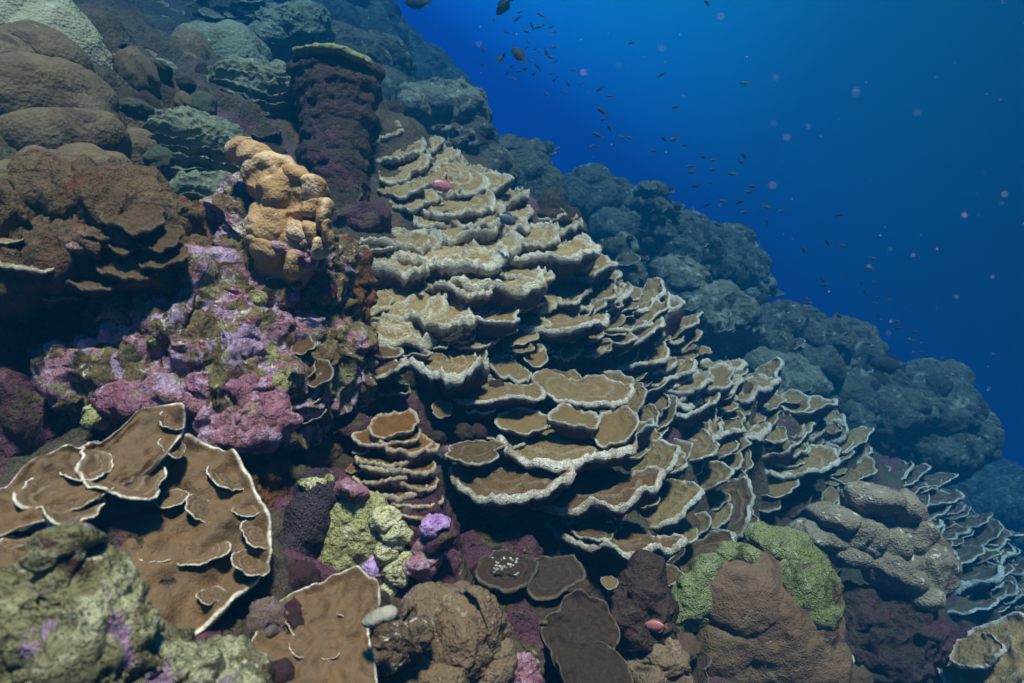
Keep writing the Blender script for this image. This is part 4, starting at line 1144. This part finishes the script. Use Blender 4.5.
FAR = [
    ([E(440, 112, 5.4, 34, 22, .35), E(415, 112, 5.3, 24, 20, .3), E(465, 122, 5.3, 22, 22, .3)], 'grey humped coral head at the top of the plate mound', (3.5, .07)),
    ([E(447, 135, 4.6, 15, 11, .12), E(468, 143, 4.6, 12, 13, .1), E(452, 150, 4.55, 16, 12, .12), E(435, 145, 4.6, 10, 10, .1)], 'cluster of rounded domes perched at the crest of the mound', None),
    ([E(480, 155, 5.2, 18, 34, .2), E(490, 175, 5.1, 20, 26, .2), E(470, 170, 5.1, 16, 24, .2)], 'dark upright hump beside the cluster of rounded domes', (4, .06)),
    ([E(520, 180, 5.9, 34, 24, .35), E(535, 200, 5.8, 30, 24, .3), E(505, 190, 5.8, 24, 26, .3), E(520, 165, 6.0, 24, 16, .2)], 'broad dim mound with knobs rising behind the pale ledges', (3.5, .09)),
    ([E(557, 205, 6.0, 15, 18, .16), E(555, 218, 5.9, 14, 14, .16)], 'smooth round head tucked against the broad dim mound', None),
    ([E(545, 155, 7.5, 8, 12, .1, 15), E(540, 170, 7.5, 12, 10, .12), E(548, 148, 7.5, 6, 6, .08)], 'small dark knob leaning out from the ridge line', None),
    ([E(375, 85, 6.0, 30, 42, .4), E(355, 75, 5.8, 26, 40, .35), E(392, 105, 5.8, 22, 26, .3)], 'tall lobed tower of coral heads behind the flat-topped column', (2.5, .14)),
    ([E(335, 18, 8.6, 52, 44, .8), E(318, 40, 8.2, 44, 36, .7), E(362, 45, 8.6, 42, 44, .7)], 'huge dim bommie rising into the blue at the top of the slope', (1.2, .22)),
    ([E(415, 85, 9.5, 30, 28, .5), E(445, 100, 9.5, 24, 20, .4), E(398, 65, 9.5, 28, 34, .5)], 'faded blue mass of reef behind the ridge', (1.8, .2)),
    ([E(606, 256, 5.6, 13, 20, .14), E(600, 268, 5.5, 12, 14, .12)], 'narrow rounded stump next to the egg-shaped head', None),
    ([E(623, 262, 5.5, 23, 36, .22, -6), E(630, 275, 5.4, 20, 28, .2)], 'egg-shaped upright coral head above the mound flank', None),
    ([E(651, 191, 7.0, 23, 12, .25), E(652, 208, 7.0, 29, 15, .3), E(655, 232, 7.0, 28, 26, .3)], 'two stacked smooth domes capping the tall dark tower', None),
    ([E(655, 240, 7.4, 30, 36, .3), E(668, 265, 7.2, 42, 48, .4), E(690, 250, 7.3, 30, 36, .3)], 'tall dark tower of reef with stacked domes on its top', (3, .09)),
    ([E(585, 190, 7.6, 22, 14, .3), E(605, 205, 7.4, 20, 18, .3), E(570, 205, 7.2, 20, 16, .3), E(600, 188, 7.8, 10, 10, .15)], 'rough dim knoll left of the stacked-dome tower', (4, .10)),
    ([E(620, 195, 7.6, 14, 12, .15), E(625, 212, 7.4, 18, 16, .2), E(615, 230, 7.0, 22, 14, .2)], 'knobbly dark head touching the stacked-dome tower', (5, .06)),
    ([E(707, 250, 7.8, 22, 20, .3), E(728, 258, 7.8, 22, 24, .3), E(745, 275, 7.8, 20, 22, .3), E(715, 275, 7.6, 30, 26, .4)], 'rounded knobby hump beyond the stacked-dome tower', (3, .10)),
    ([E(763, 290, 7.6, 14, 14, .2), E(752, 298, 7.5, 14, 12, .2)], 'dark ball-shaped head jutting out at the ridge edge', None),
    ([E(682, 290, 5.9, 24, 30, .3), E(690, 310, 5.8, 30, 24, .3), E(672, 275, 5.9, 16, 14, .2)], 'pale teal crusted rock with a rough top in the gully', (6, .04)),
    ([E(715, 305, 6.0, 32, 18, .3, 15), E(738, 318, 5.9, 20, 22, .25), E(700, 325, 5.7, 30, 18, .3)], 'arched teal rock next to the pale teal crusted rock', (5, .05)),
    ([E(775, 325, 6.4, 24, 16, .3), E(795, 330, 6.5, 24, 16, .3), E(765, 345, 6.2, 30, 16, .3)], 'bushy blue-green outcrop on the far side of the gully', (7, .07)),
    ([E(815, 345, 6.6, 34, 20, .35), E(840, 340, 6.8, 26, 16, .3), E(800, 365, 6.4, 34, 18, .3), E(850, 360, 6.7, 26, 20, .3)], 'wide lumpy blue-grey reef shoulder below the bushy outcrop', (5, .09)),
    ([E(780, 372, 5.9, 30, 15, .25, -25), E(800, 385, 5.8, 26, 14, .25), E(760, 368, 5.9, 22, 14, .2)], 'long curved lobe of coral in the gully beside the cascade of plates', (5, .05)),
    ([E(915, 410, 6.6, 56, 44, .5), E(945, 430, 6.6, 42, 38, .4), E(885, 420, 6.4, 36, 46, .4), E(925, 450, 6.4, 60, 28, .4), E(930, 385, 6.8, 30, 20, .3)], 'massive pitted blue-grey boulder coral overhanging the shingle plates', (4, .10)),
    ([E(965, 500, 8.5, 60, 20, .6), E(1000, 490, 9, 40, 20, .5)], 'dim low reef under the massive boulder coral', (3, .1)),
    ([E(850, 400, 6.4, 24, 24, .3), E(835, 415, 6.2, 24, 20, .3)], 'dark rounded rock between the reef shoulder and the massive boulder', (5, .06)),
]
for i, (e, la, lb) in enumerate(FAR):
    e = [(c_, tuple(x * .80 for x in r_), rl_) for (c_, r_, rl_) in e]
    # carry each head down to the slope it stands on
    c = np.mean([x[0] for x in e], 0); r = max(x[1][0] for x in e)
    s_, t_ = st_of(c)
    hh = float((c - ORG) @ N - Hs(np.array([s_]), np.array([t_]))[0])
    k = 1
    while hh - k * r * .7 > -r * .3 and k < 8:
        e.append((c - N * (k * r * .7), (r * 1.05, r * .9, r * .9), 0))
        k += 1
    lb = lb and (lb[0] * 1.25, lb[1] * 1.15)
    hd = mound('boulder_coral', e, la, 'far_pale' if i in (0, 1, 4, 16, 17, 18, 21) else 'far', seed=100 + i * 1.7, lob=lb, layers=((2.5, .06), (9, .022), (26, .012)), v=1.3, sm=1, ridged=((5, .03), (13, .03)) if lb else ((8, .012),), warp=((2.5, .10), (9, .02)) if lb else ((4, .05),))

    rg = random.Random(900 + i)
    n0 = len(FAR[i][0])
    for k in range(7 * n0):
        c, r, rl = e[rg.randrange(n0)]
        u = np.array([rg.uniform(-1, 1), -rg.uniform(.2, 1), rg.uniform(-.5, 1)]); u /= np.linalg.norm(u)
        p = c + u * np.array(r) * 1.12
        if k % 7 < 5:
            sz = min(r) * rg.uniform(.14, .34)
            m4 = Matrix.Translation(Vector(p)) @ Matrix.Rotation(rg.uniform(0, 6.28), 4, 'Z') @ Matrix.Diagonal((sz, sz * rg.uniform(.7, 1.3), sz * rg.uniform(.6, 1.2), 1))
            part('knob', proto(rg.randrange(9), 'far_pale' if rg.random() < .4 else 'far'), M['far'], hd, m4)
        else:
            d = float(p @ FWD)
            m4, _, _ = plate_matrix(512 + F * float(p @ RIGHT) / d, 341.5 - F * float(p @ UP) / d, rg.uniform(5, 12), rg.uniform(.25, .6), rg.uniform(-30, 5), d)
            part('crust_plate', styled('thin', 'slate', rg.randrange(6)), M['slate'], hd, m4)

KEEP_OUT = [[(330, 230), (380, 120), (450, 140), (600, 260), (770, 400), (880, 480), (1020, 570), (1020, 620), (860, 620), (690, 600), (560, 570), (440, 500), (340, 410)]]


def knobs(n, poly, smin, smax, mats, label, group, name='coral_knob', cat='coral', sink=.3, maxd=13.5, kinds=(0, 9)):
    xs = [p[0] for p in poly]; ys = [p[1] for p in poly]
    got = 0
    tries = 0
    while got < n and tries < n * 40:
        tries += 1
        x, y = rnd.uniform(min(xs), max(xs)), rnd.uniform(min(ys), max(ys))
        if not inside(poly, x, y) or any(inside(q, x, y) for q in KEEP_OUT):
            continue
        P, D = Pt(x, y)
        if D > maxd:
            continue
        got += 1
        sz = rnd.uniform(smin, smax) * D / F
        P = P + N * sz * (1 - 2 * sink) * .5
        ma = rnd.choice(mats)
        m4 = Matrix.Translation(Vector(P)) @ Matrix.Rotation(rnd.uniform(0, 6.28), 4, 'Z') @ Matrix.Rotation(rnd.uniform(-.4, .4), 4, 'X') @ Matrix.Diagonal((sz, sz * rnd.uniform(.7, 1.2), sz * rnd.uniform(.7, 1.2), 1))
        o = part(name, proto(rnd.randrange(*kinds), ma), M[ma], None, m4)
        tag(o, LOOK[ma] + ' ' + label, cat, group)


LOOK = {'far': 'dark', 'far_pale': 'pale-blotched', 'porites': 'grey', 'porites_b': 'brown', 'slope': 'dull mottled', 'maroon': 'maroon', 'ledge': 'olive-brown', 'column': 'blackish', 'coralline': 'pink-patched', 'boulder': 'speckled brown', 'magenta': 'magenta'}
knobs(190, [(380, 20), (450, 80), (560, 180), (700, 250), (800, 320), (880, 370), (1000, 480), (1020, 540), (900, 470), (780, 390), (640, 300), (560, 230), (460, 150), (390, 120)], 6, 16, ['far', 'far_pale', 'slope'],
      'small rounded coral head fading into blue on the far slope', 'far small coral heads', kinds=(0, 5))
knobs(34, [(100, 0), (330, 0), (380, 60), (320, 200), (230, 230), (110, 120)], 7, 18, ['porites', 'porites_b', 'slope'],
      'small knobby coral lump among the mound corals of the upper slope', 'small lumps of the upper slope', kinds=(0, 5))
knobs(70, [(0, 290), (330, 290), (440, 420), (520, 560), (640, 600), (640, 683), (240, 683), (280, 560), (250, 450), (0, 440)], 6, 17, ['maroon', 'slope', 'ledge', 'column', 'maroon', 'coralline'],
      'small crusted stone lodged in the shady gaps of the foreground reef', 'crusted stones in the gaps', 'crusted_stone', 'stone')
knobs(40, [(640, 560), (760, 470), (870, 500), (940, 600), (1020, 640), (1020, 683), (640, 683)], 6, 18, ['slope', 'column', 'maroon', 'boulder'],
      'stone in the dark gully below the mound', 'stones in the gully', 'crusted_stone', 'stone')
KEEP_OUT = []
knobs(46, [(335, 330), (450, 330), (700, 480), (720, 560), (600, 570), (450, 500), (340, 420)], 4, 9, ['maroon', 'magenta', 'ledge', 'maroon', 'slope'],
      'crusted lump between the shelves of the plate mound', 'lumps between the plates', 'crusted_stone', 'stone')

# ================================================================== FISH
def fish_mesh(name, prof, width, n=10, m=26):
    """body along +X (head at x=0.5); prof: (x, z_top, z_bottom)"""
    V, Fc = [], []
    for (x, zt, zb) in prof:
        for k in range(n):
            a = 2 * math.pi * k / n
            z = (zt + zb) / 2 + (zt - zb) / 2 * math.sin(a)
            V.append((x, width * (zt - zb) / 2 * math.cos(a), z))
    for i in range(len(prof) - 1):
        for k in range(n):
            k2 = (k + 1) % n
            Fc.append((i * n + k, i * n + k2, (i + 1) * n + k2, (i + 1) * n + k))
    Fc.append(tuple(range(n)))
    Fc.append(tuple(reversed(range((len(prof) - 1) * n, len(prof) * n))))
    return V, Fc


def fin(pts, th=.012):
    """thin solid fin from an outline in the XZ plane"""
    n = len(pts)
    V = [(x, -th / 2, z) for x, z in pts] + [(x, th / 2, z) for x, z in pts]
    Fc = [tuple(range(n)), tuple(reversed(range(n, 2 * n)))]
    for k in range(n):
        k2 = (k + 1) % n
        Fc.append((k, k + n, k2 + n, k2))
    return V, Fc


def combine(parts_):
    V, Fc = [], []
    for v, f in parts_:
        b = len(V)
        V += list(v)
        Fc += [tuple(i + b for i in q) for q in f]
    return V, Fc


def fish_matrix(px, py, depth, length_px, ang, yaw):
    """ang: direction of the head in the picture (0 = right, 90 = up); yaw: turn towards or away"""
    P = ray(px, py) * depth
    a = math.radians(ang)
    L = length_px * depth / F
    hx = RIGHT * math.cos(a) + UP * math.sin(a)
    hz = -RIGHT * math.sin(a) + UP * math.cos(a)
    if hz[2] < 0:
        hz = -hz
    y = math.radians(yaw)
    hx = hx * math.cos(y) + FWD * math.sin(y)
    hx /= np.linalg.norm(hx)
    hy = np.cross(hz, hx)
    m = np.eye(4)
    m[:3, 0], m[:3, 1], m[:3, 2], m[:3, 3] = hx * L, hy * L, hz * L, P
    return Matrix(m.tolist())


slim = [(.50, .005, -.005), (.46, .05, -.04), (.38, .10, -.09), (.25, .14, -.13), (.08, .15, -.145), (-.1, .12, -.115), (-.24, .075, -.07), (-.33, .04, -.04), (-.37, .035, -.035)]
tall = [(.50, .01, -.02), (.47, .07, -.08), (.40, .14, -.14), (.28, .20, -.20), (.10, .24, -.24), (-.08, .22, -.21), (-.22, .15, -.14), (-.31, .06, -.06), (-.36, .045, -.045)]
tail_f = fin([(-.34, .035), (-.42, .11), (-.56, .20), (-.48, .05), (-.45, 0), (-.48, -.05), (-.56, -.20), (-.42, -.11), (-.34, -.035)], .03)
tail_t = fin([(-.34, .04), (-.42, .10), (-.50, .15), (-.48, .05), (-.47, 0), (-.48, -.05), (-.50, -.15), (-.42, -.10), (-.34, -.04)])
dors_s = fin([(.26, .12), (.18, .19), (.0, .20), (-.16, .16), (-.24, .10), (-.22, .06), (0, .12)])
dors_t = fin([(.30, .18), (.15, .29), (-.05, .30), (-.22, .25), (-.27, .16), (-.22, .12), (0, .20)])
anal_t = fin([(.02, -.22), (-.08, -.29), (-.22, -.24), (-.27, -.15), (-.22, -.11), (-.1, -.19)])
anal_s = fin([(-.02, -.12), (-.10, -.18), (-.20, -.13), (-.23, -.09), (-.15, -.09)])

chrom = [mesh_from('reef_fish', *combine([fish_mesh('b', slim, .55), tail_f, dors_s, anal_s]), smooth=False) for _ in (0,)]
chrom.append(mesh_from('reef_fish', *combine([fish_mesh('b', [(x, zt * .85, zb * .85) for x, zt, zb in slim], .6), tail_f]), smooth=False))
for me in chrom:
    me.materials.append(M['fish_chromis'])

SCHOOL_A = [(521, 11), (494, 20), (517, 19), (541, 15), (532, 26), (539, 27), (544, 25), (551, 27), (553, 32), (506, 32), (526, 31), (529, 42), (526, 48), (535, 49), (539, 52), (546, 52), (554, 47), (551, 57),
            (535, 58), (556, 61), (551, 62), (531, 61), (538, 67), (534, 74), (552, 73), (555, 79), (507, 73), (514, 79), (512, 66), (504, 55), (500, 59), (568, 84), (565, 92), (547, 94), (573, 70), (579, 71), (581, 83),
            (588, 93), (600, 89), (525, 69), (520, 71), (481, 64), (483, 50), (437, 28), (631, 43)]
SCHOOL_B = [(661, 75), (676, 107), (745, 83), (664, 139), (674, 139), (685, 145), (654, 151), (703, 157), (714, 160), (744, 156), (741, 162), (691, 166), (692, 172), (713, 169), (733, 174), (711, 183), (695, 186), (752, 186),
            (749, 192), (723, 201), (707, 205), (740, 202), (744, 212), (767, 207), (782, 211), (767, 222), (701, 217), (692, 219), (719, 225), (740, 229), (839, 215), (828, 243), (843, 246), (804, 250), (707, 3),
            (602, 111), (604, 119), (609, 128), (598, 135), (630, 138), (622, 137), (610, 96), (595, 146)]
SCHOOL_C = [(872, 258), (869, 268), (823, 266), (846, 275), (823, 280), (824, 285), (862, 283), (875, 283), (807, 299), (865, 292), (877, 297), (889, 300), (875, 303), (839, 316), (878, 316), (905, 309), (897, 321),
            (899, 328), (916, 332), (911, 340), (916, 353), (924, 353), (943, 358), (781, 311), (690, 265), (640, 230), (730, 300), (808, 303)]
for pts, lab, grp, dr, lr, angs in (
        (SCHOOL_A, 'small dark fish of the loose school around the two black fish', 'small fish up in the blue', (4.6, 6.2), (6, 9), (-70, 50)),
        (SCHOOL_B, 'small slender fish hovering in open water above the ridge', 'small fish above the ridge', (3.9, 5.2), (8.5, 12.5), (-35, 30)),
        (SCHOOL_C, 'small dim fish strung out over the massive blue-grey boulder', 'small fish over the drop-off', (4.6, 5.8), (8, 11), (-45, 15))):
    for (x, y) in pts:
        d = rnd.uniform(*dr)
        d = min(d, Pt(x, y)[1] - .3)
        a = rnd.uniform(*angs) + (180 if rnd.random() < .75 else 0)
        o = part('reef_fish', chrom[rnd.randrange(2)], M['fish_chromis'], None, fish_matrix(x, y, d, rnd.uniform(*lr) * rnd.uniform(.75, 1.15), a, rnd.uniform(-65, 65)))
        tag(o, lab, 'fish', grp)


def big_fish(name, la, px, py, depth, L, ang, yaw, body, finm, group=None, eye=True, prof=tall, blue=None):
    m4 = fish_matrix(px, py, depth, L, ang, yaw)
    t = thing(name, m4.to_translation(), la, 'fish', group)
    bod = part('body', mesh_from('body', *fish_mesh('b', prof, .42, 16)), M[body], t, m4)
    for nm, f in (('tail_fin', tail_t), ('dorsal_fin', dors_t), ('anal_fin', anal_t)):
        part(nm, mesh_from(nm, *f, smooth=False), M[finm], t, m4)
    for sgn in (-1, 1):
        pf = fin([(.22, -.02), (.10, .02), (.04, -.06), (.12, -.09)])
        pv = [(x, y + sgn * (.10 + (.22 - x) * .25), z) for x, y, z in pf[0]]
        part('pectoral_fin', mesh_from('pectoral_fin', pv, pf[1], smooth=False), M[finm], t, m4)
        bm = bmesh.new()
        bmesh.ops.create_uvsphere(bm, u_segments=10, v_segments=8, radius=.028, matrix=Matrix.Translation((.40, sgn * .05, .045)))
        me = bpy.data.meshes.new('eye'); bm.to_mesh(me); bm.free()
        part('eye', me, M['eye'], bod, m4)
    if blue:
        part('fin_edge', mesh_from('fin_edge', *fin([(.30, .195), (.15, .30), (-.05, .315), (-.22, .265), (-.28, .16), (-.22, .25), (-.05, .295), (.15, .285)], .016), smooth=False), M[blue], t, m4)
    return t


big_fish('red_fish', 'rosy red fish with dark gill bar hovering over the pale coral ledges', 443, 186, 2.9, 25, 172, -15, 'fish_red', 'fish_redfin')
big_fish('surgeonfish', 'dark slate fish with blue fin edge against the pale ledges', 506, 219, 2.55, 22, -20, 20, 'fish_grey', 'fish_grey', blue='fish_blue')
big_fish('red_fish', 'small red fish sheltering beside the green algae of the brown boulder', 656, 626, 1.62, 24, 190, 25, 'fish_red', 'fish_redfin')
big_fish('butterflyfish', 'tiny pale fish with dark eye bar beside the brown ledge', 186, 208, 1.75, 11, 110, 10, 'fish_pale', 'fish_pale')
big_fish('black_fish', 'plump black fish diving in the middle of the small school', 519, 55, 4.6, 21, 128, 10, 'fish_dark', 'fish_dark')
big_fish('black_fish', 'black fish with raised tail cut by the top of the picture', 504, 6, 4.6, 22, 215, 30, 'fish_dark', 'fish_dark')
big_fish('black_fish', 'black fish swimming over the huge dim bommie, its back out of view', 418, 2, 5.0, 28, 172, 10, 'fish_dark', 'fish_dark')
big_fish('black_fish', 'broad dark fish resting over the top of the massive boulder coral', 888, 365, 5.4, 34, 170, 15, 'fish_dark', 'fish_dark')
big_fish('black_fish', 'dark brown fish in front of the knobby hump on the ridge', 711, 259, 6.2, 20, 200, 20, 'fish_dark', 'fish_dark')
big_fish('black_fish', 'dark fish by the ball-shaped head at the ridge edge', 764, 299, 6.4, 20, 20, 20, 'fish_dark', 'fish_dark')
big_fish('black_fish', 'small black fish with spread fins left of the diving black fish', 500, 59, 4.8, 11, 60, 20, 'fish_dark', 'fish_dark')

# ================================================================== DRIFTING SPECKS
bm = bmesh.new()
for k in range(170):
    x, y = rnd.uniform(430, 1030), rnd.uniform(-5, 420)
    d = rnd.choice([rnd.uniform(.35, .7), rnd.uniform(.7, 1.6), rnd.uniform(1, 2.5)])
    if y > 60 + (x - 430) * .62:
        continue
    r = rnd.uniform(.0003, .0009) * (1 if d > .7 else .8)
    if rnd.random() < .06:
        r *= 2.0
    bmesh.ops.create_icosphere(bm, subdivisions=1, radius=r, matrix=Matrix.Translation(Vector(ray(x, y) * d)) @ Matrix.Diagonal((1.3, 1, .8, 1)))
me = bpy.data.meshes.new('marine_snow'); bm.to_mesh(me); bm.free()
o = part('marine_snow', me, M['snow'])
tag(o, kind='stuff')
o['label'] = 'pale specks drifting in the open water'

# ================================================================== WATER HAZE
def make_haze():
    # a closed box lying along the reef slope, around the camera and everything built
    lo, hi = np.array([1e9] * 3), np.array([-1e9] * 3)
    B = np.stack([E1, E2, N], 1)
    bpy.context.view_layer.update()
    for o in scene.objects:
        if o.type != 'MESH':
            continue
        bb = np.array([list(o.matrix_world @ Vector(c)) for c in o.bound_box])
        q = (bb - ORG) @ B
        if o.name.startswith('reef_slope'):
            q = (SLOPE - ORG) @ B
        lo = np.minimum(lo, q.min(0)); hi = np.maximum(hi, q.max(0))
    lo -= np.array([0.3, 0.3, 1.0]); hi += np.array([0.3, 0.3, 0.15])
    lo[0] = min(lo[0], -1.0)
    hi[2] = max(hi[2], PLANE_H + 0.3)
    vs = [ORG + B @ np.array([x, y, z]) for x in (lo[0], hi[0]) for y in (lo[1], hi[1]) for z in (lo[2], hi[2])]
    fs = [(0, 1, 3, 2), (4, 6, 7, 5), (0, 4, 5, 1), (2, 3, 7, 6), (0, 2, 6, 4), (1, 5, 7, 3)]
    fs = [tuple(reversed(f)) for f in fs]      # faces outwards
    me = mesh_from('haze', vs, fs, False)
    m = bpy.data.materials.new('water_haze')
    m.use_nodes = True
    nt = m.node_tree
    nt.nodes.clear()
    out = nt.nodes.new('ShaderNodeOutputMaterial')
    pv = nt.nodes.new('ShaderNodeVolumePrincipled')
    pv.inputs['Color'].default_value = (*HAZE_COLOR, 1)
    pv.inputs['Absorption Color'].default_value = (*HAZE_ABSORB, 1)
    pv.inputs['Density'].default_value = HAZE_DENSITY
    pv.inputs['Anisotropy'].default_value = 0.2
    nt.links.new(pv.outputs['Volume'], out.inputs['Volume'])
    o = part('haze', me, m)
    tag(o, kind='stuff')
    o['label'] = 'blue sea water that fades the far reef'


make_haze()
